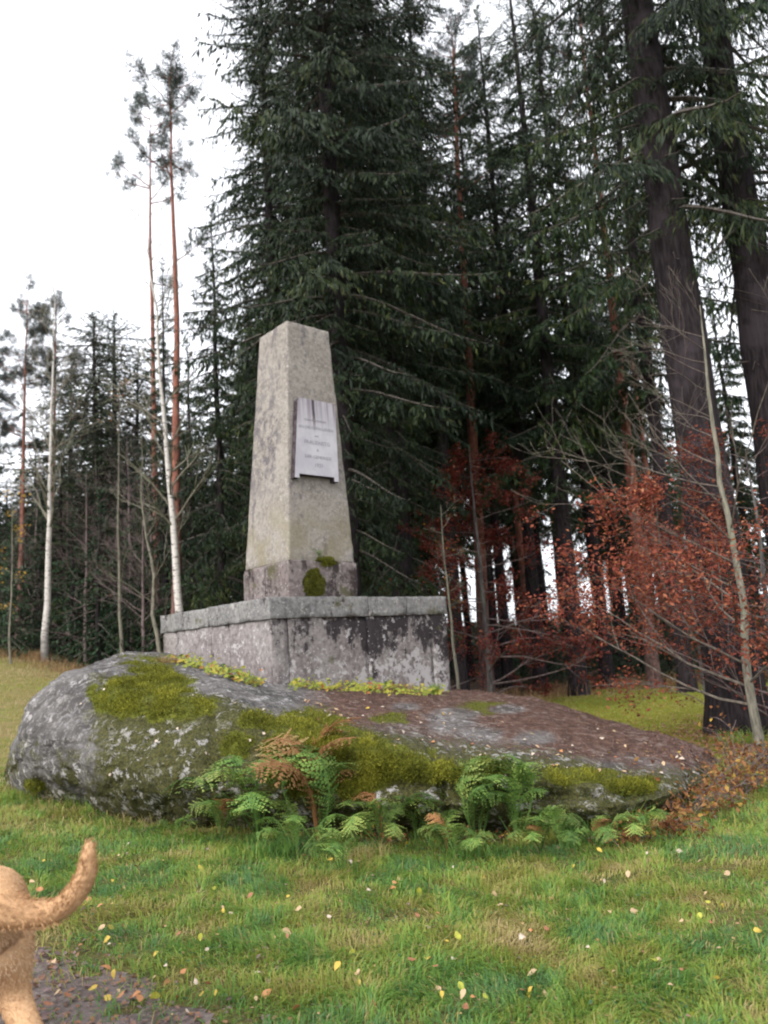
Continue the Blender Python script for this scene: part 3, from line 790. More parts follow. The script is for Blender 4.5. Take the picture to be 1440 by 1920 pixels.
# cornice slabs
o_ = h + OV; W = 0.75
blk('cornice_slab', -o_, c1, -o_, -o_ + W, zc, ZT, SC, 21, amp=0.005, step=0.05, rnd=0.006)
blk('cornice_slab', c1, c2, -o_, -o_ + W, zc, ZT - 0.008, SC, 22, amp=0.005, step=0.05, rnd=0.006)
blk('cornice_slab', c2, o_, -o_, -o_ + W, zc, ZT - 0.004, SC, 23, amp=0.005, step=0.05, rnd=0.006)
blk('cornice_slab', -o_, -o_ + W, -o_ + W, l1, zc, ZT, SC, 24, amp=0.005, step=0.05, rnd=0.006)
blk('cornice_slab', -o_, -o_ + W, l1, o_, zc, ZT - 0.006, SC, 25, amp=0.005, step=0.05, rnd=0.006)
blk('cornice_slab', -o_ + W, 0.3, o_ - W, o_, zc, ZT, SC, 26); blk('cornice_slab', 0.3, o_, o_ - W, o_, zc, ZT, SC, 27)
blk('cornice_slab', o_ - W, o_, -o_ + W, o_ - W, zc, ZT, SC, 28)
# plinth and shaft
Yp = mc[1] - 0.6 * 1.411
zp = float(unproject(548, 1050, Yp)[2])
wp = 0.633
lp = 0.47
blk('plinth_block', -wp, wp, -wp, lp, ZT - 0.02, zp, SPL, 31, amp=0.012)
blk('plinth_block', -wp, wp, lp, wp + 0.01, ZT - 0.02, zp - 0.006, SPL, 32, amp=0.012)
wb, wt = 0.612, 0.405
off_ = (0.060, -0.052)
zs = float(unproject(540, 600, mc[1] - wt * 1.411)[2])
shaft = obj('shaft', rough_box('shaft', -wb, wb, -wb, wb, zp - 0.01, zs, SS, 41, step=0.06, amp=0.010, rnd=0.022, tx=wb - wt, off=off_), mon)
print('monument', dict(ZT=ZT, zp=zp, zs=zs, j1=j1, j2=j2, c1=c1, c2=c2, l1=l1, corner=corner, mc=mc))

# plaque on the front-right face
fa = math.atan2(wb - wt + off_[1], zs - zp)
upL = np.array([0, math.sin(fa), math.cos(fa)]); nL = np.array([0, -math.cos(fa), math.sin(fa)])
p0 = np.array([0, -wb, zp])
def face_sh(px, py, off=0.10):
    Rm = np.stack([dR, dL, [0, 0, 1]], 1)
    d = ray(px, py); dl = np.array([d @ dR, d @ dL, d[2]]); el = loc_of(EYE)
    q0 = p0 + nL * off; t = ((q0 - el) @ nL) / (dl @ nL); q = el + dl * t - q0
    return q[0], q @ upL
TL, TR, BL, BR = face_sh(557, 743), face_sh(627, 760), face_sh(552, 893), face_sh(635, 906)
NLb = face_sh(565, 886)
print('plaque', TL, TR, BL, BR, NLb)
ht, hb = (TL[1] + TR[1]) / 2, (BL[1] + BR[1]) / 2
sl, sr, tl_, tr_ = BL[0], min(BR[0], 0.545), TL[0], min(TR[0], 0.50)
hn = hb + 0.065; ear = 0.085
outline = [(sl, hb), (sl + ear, hb), (sl + ear, hn), (sr - ear, hn), (sr - ear, hb), (sr, hb), (tr_, ht - 0.05), (tr_ - 0.015, ht - 0.015), (tr_ - 0.05, ht), (tl_ + 0.05, ht), (tl_ + 0.015, ht - 0.015), (tl_, ht - 0.05)]
sl, sr = (sl + tl_) / 2, (sr + tr_) / 2
def plaque_mat():
    k = Mat('plaque_marble', 0.55, 0.35); v = k.objc()
    z = k.n('SeparateXYZ'); k.t.links.new(v, z.inputs[0])
    n1, n2 = k.noise(v, 3, 4), k.noise(v, 22, 4)
    col = k.mix(k.ramp(n1, 0.35, 0.65), (0.38, 0.365, 0.405), (0.47, 0.455, 0.49))
    runs = k.noise(k.scale(v, (15, 0.2, 0.9)), 1.0, 3, 0.6)
    fade = k.ramp(k.math('ADD', z.outputs[1], k.math('MULTIPLY', k.math('SUBTRACT', n1, 0.5), 0.5)), ht - 0.62, ht - 0.02)
    col = k.mix(k.math('MULTIPLY', fade, k.ramp(runs, 0.40, 0.66, 0.15, 1.0)), col, (0.15, 0.115, 0.14))
    # one long rust run down the middle
    cxm = sl + (sr - sl) * 0.47
    rn = k.math('ABSOLUTE', k.math('SUBTRACT', k.math('ADD', z.outputs[0], k.math('MULTIPLY', k.math('SUBTRACT', n2, 0.5), 0.03)), cxm))
    m = k.math('MULTIPLY', k.ramp(rn, 0.010, 0.034, 1, 0), k.ramp(z.outputs[1], ht - 0.55, ht - 0.2))
    col = k.mix(m, col, (0.05, 0.038, 0.045))
    g = k.n('NewGeometry'); side = k.n('SeparateXYZ')
    nrm = k.n('TexCoord').outputs['Normal']; k.t.links.new(nrm, side.inputs[0])
    edge = k.ramp(k.math('ABSOLUTE', side.outputs[2]), 0.3, 0.8, 1, 0)
    col = k.mix(k.math('MULTIPLY', edge, 0.92), col, (0.055, 0.04, 0.045))
    k.color(col).bump(n2, 0.12, 0.01); return k.m
bm = bmesh.new()
vs = [bm.verts.new((a, b, 0.11)) for a, b in outline]; f = bm.faces.new(vs)
r_ = bmesh.ops.extrude_face_region(bm, geom=[f])
bmesh.ops.translate(bm, verts=[v for v in r_['geom'] if isinstance(v, bmesh.types.BMVert)], vec=(0, 0, -0.13))
bmesh.ops.recalc_face_normals(bm, faces=bm.faces)
me = bpy.data.meshes.new('plaque'); bm.to_mesh(me); bm.free(); me.materials.append(plaque_mat())
sm_ = Mat('plaque_side', 0.8, 0.2); me.materials.append(sm_.color(sm_.mix(sm_.ramp(sm_.noise(sm_.objc(), 12, 4), .4, .6), (0.030, 0.022, 0.026), (0.075, 0.06, 0.066))).m)
for p in me.polygons: p.material_index = 0 if abs(p.normal.z) > 0.5 else 1
plaque = obj('plaque', me, mon); plaque['label'] = 'pale marble plaque streaked dark from its top edge'
xl = np.array([1.0, 0, 0])
plaque.matrix_local = Matrix(((xl[0], upL[0], nL[0], p0[0]), (xl[1], upL[1], nL[1], p0[1]), (xl[2], upL[2], nL[2], p0[2]), (0, 0, 0, 1)))
lm = Mat('engraved_letters', 0.8, 0.1); lm.color((0.25, 0.24, 0.27))
lines = [('ZUM ANDENKEN', 0.60, 0.052), ('AN DIE GEFALLENEN', 0.665, 0.070), ('AUS', 0.585, 0.040), ('FRAUENSTG', 0.505, 0.088), ('&', 0.375, 0.060), ('DER GEMEINDE', 0.285, 0.072), ('1921', 0.185, 0.085)]
hts = [0.735, 0.640, 0.540, 0.455, 0.365, 0.275, 0.175]
Wp = sr - sl; Hp = ht - hb; scx = sl + Wp * 0.5
txt_me = []
for (s, _, size), hh in zip(lines, hts):
    cu = bpy.data.curves.new('text', 'FONT'); cu.body = s; cu.size = size; cu.align_x = 'CENTER'; cu.align_y = 'CENTER'; cu.extrude = 0.002; cu.resolution_u = 2
    to = bpy.data.objects.new('text', cu); COL.objects.link(to); bpy.context.view_layer.update()
    me = bpy.data.meshes.new_from_object(to.evaluated_get(bpy.context.evaluated_depsgraph_get()))
    bpy.data.objects.remove(to)
    V = np.empty(len(me.vertices) * 3, np.float32); me.vertices.foreach_get('co', V); V = V.reshape(-1, 3)
    w = V[:, 0].max() - V[:, 0].min()
    if w > Wp * 0.88: V[:, 0] *= Wp * 0.88 / w
    V[:, 0] += scx; V[:, 1] += hb + hh * Hp; V[:, 2] += 0.1105
    me.vertices.foreach_set('co', V.ravel()); me.materials.clear(); me.materials.append(lm.m); me.update(); me.name = 'lettering'
    lo = obj('lettering', me, plaque)

# ------------------------------------------------------------------ forest
def spruce_kind(name, H, r0, z0, R, seed, bark='bark_spruce', leaf='spruce', **kw):
    tm, P = trunk_mesh('trunk', H, r0, MT[bark], seed=seed)
    cm = spruce_crown('crown', H, z0, R, seed, P, [MT[leaf], MT['bark_twig']], **kw)
    return [('trunk', tm), ('crown', cm)]

KIND = {}
def kind(key, fn):
    if key not in KIND: KIND[key] = {'fn': fn, 'src': None}
kind('big', lambda: (27, spruce_kind('big', 27, 0.28, 2.6, 3.9, 11, key='big', L=3.0, dens=1.22, hang=1.25, tw=0.039, step=0.07, shape=0.55, irr=0.45, low=(0.38, 2.0))))
kind('big2', lambda: (27, spruce_kind('big2', 27, 0.26, 3.0, 3.9, 12, key='big', L=3.0, dens=1.22, hang=1.25, tw=0.039, step=0.07, shape=0.5, irr=0.5, low=(0.42, 2.2))))
kind('high', lambda: (28, spruce_kind('high', 28, 0.43, 8.3, 4.1, 13, key='long', L=3.9, dens=1.15, hang=1.3, tw=0.030, step=0.085, cap=1.15, dead=40, irr=0.5, short=0.45)))
kind('tall', lambda: (24, spruce_kind('tall', 24, 0.22, 5.6, 3.2, 14, key='mid', L=2.6, dens=1.0, hang=1.5, tw=0.048, step=0.14, dead=60, irr=0.5)))
kind('canopy', lambda: (26, spruce_kind('canopy', 26, 0.20, 8.5, 3.6, 18, key='mid', L=2.6, dens=1.2, hang=1.3, tw=0.042, step=0.11, dead=50, irr=0.6, shape=0.5)))
kind('mid', lambda: (15, spruce_kind('mid', 15, 0.17, 0.8, 3.0, 15, key='mid', L=2.6, dens=0.95, hang=1.3, tw=0.055, step=0.085, shape=0.85, irr=0.45)))
kind('young', lambda: (5, spruce_kind('young', 5, 0.06, 0.15, 1.5, 16, leaf='young_spruce', key='young', L=1.4, dens=1.0, hang=0.5, tw=0.05, step=0.06, shape=0.9)))
kind('far', lambda: (18, spruce_kind('far', 18, 0.17, 1.5, 3.2, 17, leaf='hazed_spruce', key='far', L=2.2, dens=0.75, hang=1.3, tw=0.065, step=0.075, dead=30, irr=0.6, shape=0.5)))
def pine_kind(H, r0, z0, R, seed, low=(), n=26, **kw):
    tm, P = trunk_mesh('trunk', H, r0, MT['bark_pine'], seed=seed, wob=0.06)
    cm = pine_crown('crown', H, z0, R, seed, P, [MT['pine'], MT['bark_pine']], low=low, n=n, **kw)
    return [('trunk', tm), ('crown', cm)]
kind('pine', lambda: (20, pine_kind(20, 0.15, 15.5, 2.2, 21, low=(13.2,), n=15, tuft=130)))
kind('pine2', lambda: (20, pine_kind(20, 0.15, 10.0, 2.8, 22, n=38, tuft=420)))
kind('tallpine', lambda: (25, pine_kind(25, 0.21, 16.0, 2.8, 23, n=24, tuft=260)))

def plant_tree(k, px, Y, H, label, name, cat='tree', group=None, rz=None, lean=(0, 0), wide=1.0):
    b = at_base(px, Y); K = KIND[k]
    rz = random.uniform(0, 6.28) if rz is None else rz
    if K['src'] is None:
        H0, parts = K['fn'](); K['H'] = H0; print('kind', k, [len(m.polygons) for _, m in parts])
        s = H / H0
        t = make_tree(name, b, parts, label, cat, group, rz, 1.0, lean); t.scale = (s * wide, s * wide, s)
        K['src'] = t
    else:
        s = H / K['H']
        t = copy_tree(K['src'], b, label, None, rz, (s * wide, s * wide, s), lean)
        t.name = name
        for c in t.children: pass
        if 'group' in t.keys(): del t['group']
        if group: t['group'] = group
    return t

def Htop(px, py, Y): 
    return height_to(px, py, Y, at_base(px, Y))

G_SPR = 'big spruces behind the monument'
plant_tree('big', 770, 19.0, 27, 'towering dark spruce whose grey trunk rises right behind the obelisk', 'spruce_tree', group=G_SPR, rz=0.4)
plant_tree('big2', 668, 16.2, 27, 'huge dark spruce just left of the obelisk top with boughs reaching over it', 'spruce_tree', group=G_SPR, rz=2.0)
plant_tree('big', 545, 21.0, 25, 'tall dark spruce forming the left edge of the big spruce group', 'spruce_tree', group=G_SPR, rz=3.3, wide=0.85)
plant_tree('canopy', 868, 24, 27, 'dark spruce between the grey trunk behind the obelisk and the tall red pine', 'spruce_tree', group=G_SPR, rz=5.0)
plant_tree('big', 612, 26.0, 27, 'dark spruce in the second row seen left above the obelisk', 'spruce_tree', group=G_SPR, rz=5.6)
plant_tree('big2', 722, 24.0, 27, 'dark spruce in the second row between the two nearest big spruces', 'spruce_tree', group=G_SPR, rz=1.2)
plant_tree('big', 825, 27.5, 27, 'dark spruce in the second row right of the grey trunk behind the obelisk', 'spruce_tree', group=G_SPR, rz=2.7)
plant_tree('canopy', 955, 30, 27, 'spruce with high crown right behind the tall red pine', 'spruce_tree', group='spruces right of the monument', rz=3.9)
plant_tree('mid', 420, 22.5, Htop(418, 385, 22.5), 'pointed mid-sized spruce with its whole tip against the white sky', 'spruce_tree', group=G_SPR, rz=1.0, wide=0.85)
plant_tree('mid', 490, 25, 13.5, 'shorter dark spruce filling the gap left of the obelisk', 'spruce_tree', group=G_SPR, rz=4.1)
plant_tree('high', 1392, 12.6, 28, 'massive spruce with thick purple grey trunk behind the red beech', 'spruce_tree', group='big spruces at the right edge', rz=0.8, lean=(-0.02, 0))
plant_tree('high', 1534, 13.4, 28, 'massive dark spruce trunk leaning in at the upper right edge', 'spruce_tree', group='big spruces at the right edge', rz=3.4, lean=(-0.01, 0))
plant_tree('tall', 1086, 23.5, 25, 'spruce with slim grey bare trunk standing alone on the moss edge', 'spruce_tree', group='spruces right of the monument', rz=0.3, wide=1.15)
plant_tree('canopy', 1015, 27, 26, 'slender spruce with hanging boughs left of the slim grey bare trunk', 'spruce_tree', group='spruces right of the monument', rz=2.3, wide=1.15)
plant_tree('canopy', 1140, 26, 26, 'slender spruce between the slim grey trunk and the orange pine trunk', 'spruce_tree', group='spruces right of the monument', rz=1.3, wide=1.1)
plant_tree('canopy', 1290, 22, 26, 'slender spruce right behind the massive purple grey trunk', 'spruce_tree', group='spruces right of the monument', rz=4.3, wide=1.1)
plant_tree('mid', 1440, 27, 14, 'bushy spruce low at the right edge behind the red beech', 'spruce_tree', group='spruces right of the monument', rz=4.3)
plant_tree('tallpine', 915, 25.5, 25, 'tall pine with long red upper trunk right of the obelisk', 'pine_tree', rz=0.5, lean=(0.035, 0))
plant_tree('tallpine', 1228, 24.5, 24, 'tall pine with orange trunk left of the massive purple grey spruce', 'pine_tree', rz=2.5, lean=(-0.01, 0))
plant_tree('tallpine', 1003, 30, 22, 'thin reddish pine trunk seen between red beech and grey spruce trunk', 'pine_tree', rz=1.5)
plant_tree('pine', 333, 26, Htop(352, 130, 26), 'tall lone pine with red trunk and sparse crown against the white sky', 'pine_tree', rz=0.9, lean=(0.012, 0))
plant_tree('pine', 298, 30, Htop(300, 200, 30), 'grey thin pine with a small crown left of the lone red pine', 'pine_tree', rz=2.6, wide=0.8)
plant_tree('mid', 312, 28, Htop(313, 490, 28), 'sparse spruce tip rising between the white birch and the red pine', 'spruce_tree', rz=2.6, wide=0.75)
plant_tree('pine2', 32, 36, Htop(55, 545, 36), 'pine with leaning red trunk at the far left', 'pine_tree', rz=1.6, lean=(0.03, 0))
plant_tree('pine2', 98, 37, Htop(92, 570, 37), 'pine with dull red trunk right behind the far left birch', 'pine_tree', rz=4.6)
plant_tree('pine2', -30, 38, Htop(0, 640, 38), 'pine crown cut off by the left edge', 'pine_tree', rz=3.0)
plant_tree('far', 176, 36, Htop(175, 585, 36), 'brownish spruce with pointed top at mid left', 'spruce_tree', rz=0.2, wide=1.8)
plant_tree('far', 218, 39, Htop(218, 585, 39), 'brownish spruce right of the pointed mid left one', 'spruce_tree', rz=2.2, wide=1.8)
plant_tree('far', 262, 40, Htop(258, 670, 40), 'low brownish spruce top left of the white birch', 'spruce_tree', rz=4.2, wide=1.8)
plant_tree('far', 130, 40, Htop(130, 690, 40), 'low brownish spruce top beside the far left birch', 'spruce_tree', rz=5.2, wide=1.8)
plant_tree('mid', 370, 31, Htop(372, 640, 31), 'dark spruce filling the space right of the white birch', 'spruce_tree', rz=5.2, wide=1.1)
# young spruces under the trees
yl = [(20, 31, 5.2), (75, 33, 6.5), (135, 31, 5.8), (185, 29, 6.4), (240, 29, 4.6), (275, 31, 7.5), (330, 27, 4.8), (420, 25, 5.0), (465, 23, 4.0), (385, 19.5, 2.9),
      (1010, 27.5, 3.2), (1045, 31, 3.6), (1150, 27, 3.8), (1205, 30, 4.6), (1260, 28, 4.2), (1320, 27, 4.6), (1370, 30, 5.5), (1420, 24, 3.4), (960, 33, 3.6), (1100, 34, 4.4)]
yl_lab = ['young green spruce at the left edge beside the yellow leaved sapling', 'young green spruce right behind the foot of the far left birch', 'young green spruce just right of the far left birch', 'young green spruce left of the thin pale birch foot',
          'low young green spruce right of the thin pale birch', 'tallest young spruce, behind the crooked grey sapling', 'young spruce between the white birch and the pedestal end', 'young spruce behind the left half of the pedestal', 'young spruce close left of the plinth',
          'small light green spruce just behind the left end of the pedestal', 'small young spruce left of the slim grey spruce trunk', 'young spruce directly behind the slim grey spruce trunk', 'young spruce just right of the slim grey spruce trunk',
          'young spruce left of the foot of the orange pine', 'young spruce right of the foot of the orange pine', 'young spruce left of the massive purple grey trunk', 'taller young spruce behind the massive purple grey trunk',
          'young spruce at the right edge behind the rust red beech', 'young spruce between the dark red beech and the slim grey trunk', 'farthest young spruce showing between the trunks right of the slim grey one']
for (px, Y, H), lab in zip(yl, yl_lab):
    plant_tree('young', px, Y, H, lab, 'young_spruce', group='young spruces at the left wood edge' if px < 600 else 'young spruces on the right', wide=1.15)
rg = np.random.default_rng(47)
for i in range(16):
    plant_tree('young', 830 + 33 * i + rg.uniform(-12, 12), rg.uniform(33, 44), rg.uniform(2.6, 4.4), 'young spruce of the dark undergrowth far behind the trunks on the right', 'young_spruce', group='undergrowth spruces deep in the wood on the right', wide=1.3)
# trunks deeper in the wood: one group, nothing tells them apart
rg = np.random.default_rng(40)
for i in range(32):
    px = rg.uniform(800, 1400); Y = rg.uniform(29, 52)
    k = ['canopy', 'canopy', 'tallpine', 'tall'][i % 4]
    plant_tree(k, px, Y, rg.uniform(19, 25), 'thin trunked conifer standing deep in the wood to the right of the monument', 'conifer_tree', group='conifers deep in the wood on the right', wide=rg.uniform(0.8, 1.05))
for i in range(52):
    px = rg.uniform(-260, 800) if i < 30 else rg.uniform(-60, 330); Y = rg.uniform(33, 56)
    if px > 470: k, H = 'big2', rg.uniform(19, 23)
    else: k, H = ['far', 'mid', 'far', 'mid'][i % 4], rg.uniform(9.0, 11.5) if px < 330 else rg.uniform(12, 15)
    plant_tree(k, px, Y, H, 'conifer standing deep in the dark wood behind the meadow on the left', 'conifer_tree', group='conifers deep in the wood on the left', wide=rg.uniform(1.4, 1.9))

# bare trees
def bare_tree(name, px, Y, H, r0, mat, twigmat, label, seed, lean=(0, 0), nbr=16, z0=0.35, blen=0.22, bup=0.5, depth=2, leaf=None, leafn=0, leafs=0.06, group=None, kink=0.02, rad=1.0, down=0.0, cat='tree', az=None, leafz=None):
    rng = np.random.default_rng(seed); b = at_base(px, Y)
    n = 16; t = np.linspace(0, 1, n)
    w = np.cumsum(rng.normal(0, kink, (n, 2)), 0); w -= w[0]
    P = np.c_[lean[0] * H * t + w[:, 0] * H * 0.12, lean[1] * H * t + w[:, 1] * H * 0.12, H * t - 0.1]
    V, F = tube(P, r0 * (1 - t) ** (1.25 if 'birch' in name else 0.8) + 0.006 + 0.3 * r0 * np.exp(-t * H / 0.25), 8)
    tm = mesh_np('trunk', V, F, [mat], smooth=True)
    g = Geo(); tips = []
    for i in range(nbr):
        q = z0 + (1 - z0) * (i + rng.random()) / nbr; q = min(q, 0.985)
        p = np.array([np.interp(q, t, P[:, j]) for j in range(3)])
        a = rng.uniform(0, 6.28) if az is None else rng.normal(az, 0.9)
        d = unit([math.cos(a), math.sin(a), bup + rng.normal(0, 0.15)])
        L = H * blen * (1.15 - q * 0.75) * rng.uniform(0.6, 1.2)
        grow(g, p, d, L, max(0.006, r0 * 0.35 * (1.1 - q)), depth, rng, tips, 0.75, 0.12, (3, 5), 7, 0, (0.4, 0.62), down)
    mats = [twigmat]
    if leaf is not None:
        tp = [x for x in tips if leafz is None or leafz[0] < x[0][2] < leafz[1]]
        mats.append(leaf); leafage(g, tp, rng, leafn, leafs, 1)
    cm = g.mesh('crown', mats)
    t_ = make_tree(name, b, [('trunk', tm), ('crown', cm)], label, cat, group)
    return t_
BB, BT = MT['bark_birch'], MT['bark_pale']
bare_tree('birch_tree', 347, 20.0, Htop(297, 330, 20.0), 0.125, BB, BT, 'white birch trunk rising behind the left end of the pedestal', 1, lean=(-0.055, 0), nbr=34, z0=0.30, blen=0.17, bup=1.1)
bare_tree('birch_tree', 86, 30.0, Htop(98, 480, 30.0), 0.15, BB, BT, 'pale birch standing on the meadow edge at far left', 2, lean=(0.005, 0), nbr=44, z0=0.3, blen=0.20, bup=1.3)
bare_tree('birch_tree', 229, 27.0, Htop(221, 700, 27.0), 0.075, BT, BT, 'thin pale birch with a few orange leaves at its broken top', 3, lean=(-0.004, 0), nbr=7, z0=0.8, blen=0.10, leaf=MT['bramble'], leafn=70, leafs=0.10)
bare_tree('birch_tree', 302, 22.0, Htop(286, 745, 22.0), 0.075, BT, BT, 'thin crooked grey sapling just left of the white birch', 4, lean=(-0.03, 0), nbr=12, z0=0.25, blen=0.22, kink=0.07, bup=0.7)
bare_tree('bare_tree', 245, 32, 9.5, 0.09, MT['bark_brown'], MT['bark_brown'], 'leafless brown bushy tree behind the thin pale birch', 5, nbr=30, z0=0.12, blen=0.30, depth=2, bup=0.6)
bare_tree('bare_tree', 285, 30, 8.5, 0.08, MT['bark_brown'], MT['bark_brown'], 'leafless brown bushy tree left of the white birch', 6, nbr=30, z0=0.15, blen=0.30, depth=2, bup=0.6, leaf=MT['beech'], leafn=60, leafs=0.07, leafz=(1.8, 3.0))
bare_tree('bare_tree', 190, 34, 9.0, 0.08, MT['bark_brown'], MT['bark_brown'], 'leafless brown bushy tree between the two pale birches at left', 7, nbr=26, z0=0.15, blen=0.30, depth=2, bup=0.6)
for q, (px_, Y_, H_, wh_) in enumerate(((120, 33, 8.5, 'right of the far left birch'), (160, 30, 7.5, 'midway between the two pale birches'), (330, 29, 9.5, 'right behind the white birch trunk'), (60, 34, 9.0, 'left of the far left birch'), (212, 35, 10.5, 'just left of the thin pale birch'), (270, 27, 7.0, 'between thin pale birch and crooked sapling'))):
    bare_tree('bare_tree', px_, Y_, H_, 0.07, MT['bark_brown'], MT['bark_brown'], 'leafless brown twiggy young tree ' + wh_, 60 + q, nbr=30, z0=0.1, blen=0.30, depth=2, bup=0.7, group='leafless twiggy trees at the left wood edge')
bare_tree('sapling', 20, 28, 6.3, 0.04, BT, BT, 'thin sapling with yellow leaves at the left edge', 8, nbr=9, z0=0.3, blen=0.22, leaf=MT['yellow_leaf'], leafn=160, leafs=0.11)
bare_tree('sapling', 866, 16.5, Htop(848, 935, 16.5), 0.032, MT['bark_pale'], BT, 'thin yellowish birch sapling right beside the pedestal', 9, lean=(-0.01, 0), nbr=8, z0=0.5, blen=0.2, leaf=MT['yellow_leaf'], leafn=40, leafs=0.04)
# red beeches
bare_tree('beech_tree', 925, 19.5, 6.6, 0.075, MT['bark_grey'], MT['bark_brown'], 'young beech with dark red leaves right of the pedestal', 10, nbr=34, z0=0.06, blen=0.34, bup=0.15, depth=2, leaf=MT['beech_dark'], leafn=11000, leafs=0.085)
bare_tree('beech_tree', 838, 22, 5.6, 0.06, MT['bark_grey'], MT['bark_brown'], 'smaller red leaved beech peeping out behind the right end of the pedestal', 11, nbr=20, z0=0.1, blen=0.30, bup=0.15, depth=2, leaf=MT['beech_dark'], leafn=3600, leafs=0.08)
bare_tree('beech_tree', 1432, 9.6, Htop(1330, 560, 9.6), 0.055, MT['bark_pale'], MT['bark_twig2'], 'large beech sapling with rust red leaves and pale bent trunk at the right edge', 14, lean=(-0.012, 0), nbr=24, z0=0.10, blen=0.44, bup=0.5, depth=2, leaf=MT['beech'], leafn=7500, leafs=0.055, kink=0.03, leafz=(0.2, 3.3), az=3.0)
bare_tree('beech_tree', 1470, 11.5, 4.3, 0.05, MT['bark_grey'], MT['bark_brown'], 'bushy rust red beech half hidden behind the pale bent sapling', 13, nbr=34, z0=0.05, blen=0.45, bup=0.3, depth=2, leaf=MT['beech'], leafn=7500, leafs=0.06)
bare_tree('beech_tree', 1330, 14.5, 3.6, 0.035, MT['bark_grey'], MT['bark_brown'], 'low red beech shrub in front of the massive purple grey trunk', 15, nbr=26, z0=0.05, blen=0.45, bup=0.3, depth=2, leaf=MT['beech'], leafn=5500, leafs=0.065)

# far-off wood that reads as one dark mass
def far_wood():
    rng = np.random.default_rng(9); g = Geo()
    for i in range(330):
        a = rng.uniform(-1.15, 1.15); d = rng.uniform(62, 95)
        x, y = d * math.sin(a) , d * math.cos(a)
        H = rng.uniform(9, 12) if x / y < -0.3 else rng.uniform(14, 20)
        if -0.02 < x / y < 0.36: H = rng.uniform(2.5, 4.5)
        z = float(terrain(x, y)); n = 260
        q = rng.random(n) ** 1.4
        r = 2.8 * (1 - q) * np.sqrt(rng.random(n)) + 0.1; t = rng.uniform(0, 6.28, n)
        P = np.c_[x + r * np.cos(t), y + r * np.sin(t), z + q * H]
        D = np.c_[np.cos(t), np.sin(t), rng.uniform(-0.8, 0.0, n)]
        V, F = blades(P, D, rng.uniform(0.6, 1.3, n), 0.45, rng)
        g.add(V, F, np.repeat(np.clip(rng.normal(0.45, 0.2, n), 0, 1), 4), 0)
    return g.mesh('distant_wood', [MT['hazed_spruce']])
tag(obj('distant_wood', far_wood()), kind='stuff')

# ------------------------------------------------------------------ path
def gpx(px, py): return ground_at(px, py)[:2]
path_poly = [gpx(290, 1919), gpx(205, 1872), gpx(140, 1826), gpx(85, 1790), gpx(35, 1785), gpx(0, 1792)]
path_poly = np.array(path_poly + [(-9, 4.3), (-9, 1.6), (-2, 0.6), (0.6, 0.4), (-0.2, 2.2)])
def in_poly(x, y, poly):
    c = np.zeros(np.shape(x), bool); j = len(poly) - 1
    for i in range(len(poly)):
        xi, yi = poly[i]; xj, yj = poly[j]
        c ^= ((yi > y) != (yj > y)) & (x < (xj - xi) * (y - yi) / (yj - yi + 1e-12) + xi); j = i
    return c
def path_mask(x, y):
    p = np.c_[np.ravel(x), np.ravel(y)]
    o = (np.c_[noise(p, 3, 70), noise(p, 3, 71)] - 0.5) * 0.55 + (np.c_[noise(p, 12, 72), noise(p, 12, 73)] - 0.5) * 0.28
    q = p + o; return in_poly(q[:, 0], q[:, 1], path_poly)
def path_mesh():
    st = 0.04; xs = np.arange(-6.0, 1.2, st); ys = np.arange(1.0, 5.6, st); Xp, Yp = np.meshgrid(xs, ys); n = len(xs)
    p = np.c_[Xp.ravel(), Yp.ravel()]
    z = gz(p[:, 0], p[:, 1]) + 0.004 + noise(p, 20, 5) * 0.006
    i = np.arange(len(ys) - 1)[:, None] * n + np.arange(n - 1)[None]
    F = np.stack([i, i + 1, i + 1 + n, i + n], -1).reshape(-1, 4)
    c = p[F].mean(1); F = F[path_mask(c[:, 0], c[:, 1])]
    used, inv = np.unique(F, return_inverse=True)
    k = Mat('muddy_path', 0.75, 0.3); v = k.pos(); a, b = k.noise(v, 6, 5), k.noise(v, 40, 4, 0.7)
    col = k.mix(k.ramp(a, 0.35, 0.65), (0.085, 0.066, 0.058), (0.155, 0.125, 0.115)); col = k.mix(k.ramp(b, 0.45, 0.7), col, (0.23, 0.185, 0.165))
    k.color(col).bump(b, 0.8, 0.02)
    return mesh_np('path', np.c_[p, z][used], inv.reshape(-1, 4), [k.m], smooth=True)
tag(obj('path', path_mesh()), kind='structure')

# ------------------------------------------------------------------ grass
base_front = C[:, 0, :2]; base_back = C[::-1, 6, :2]
foot_poly = np.r_[base_front, base_back][::6]
def on_boulder(x, y): return in_poly(x, y, foot_poly)

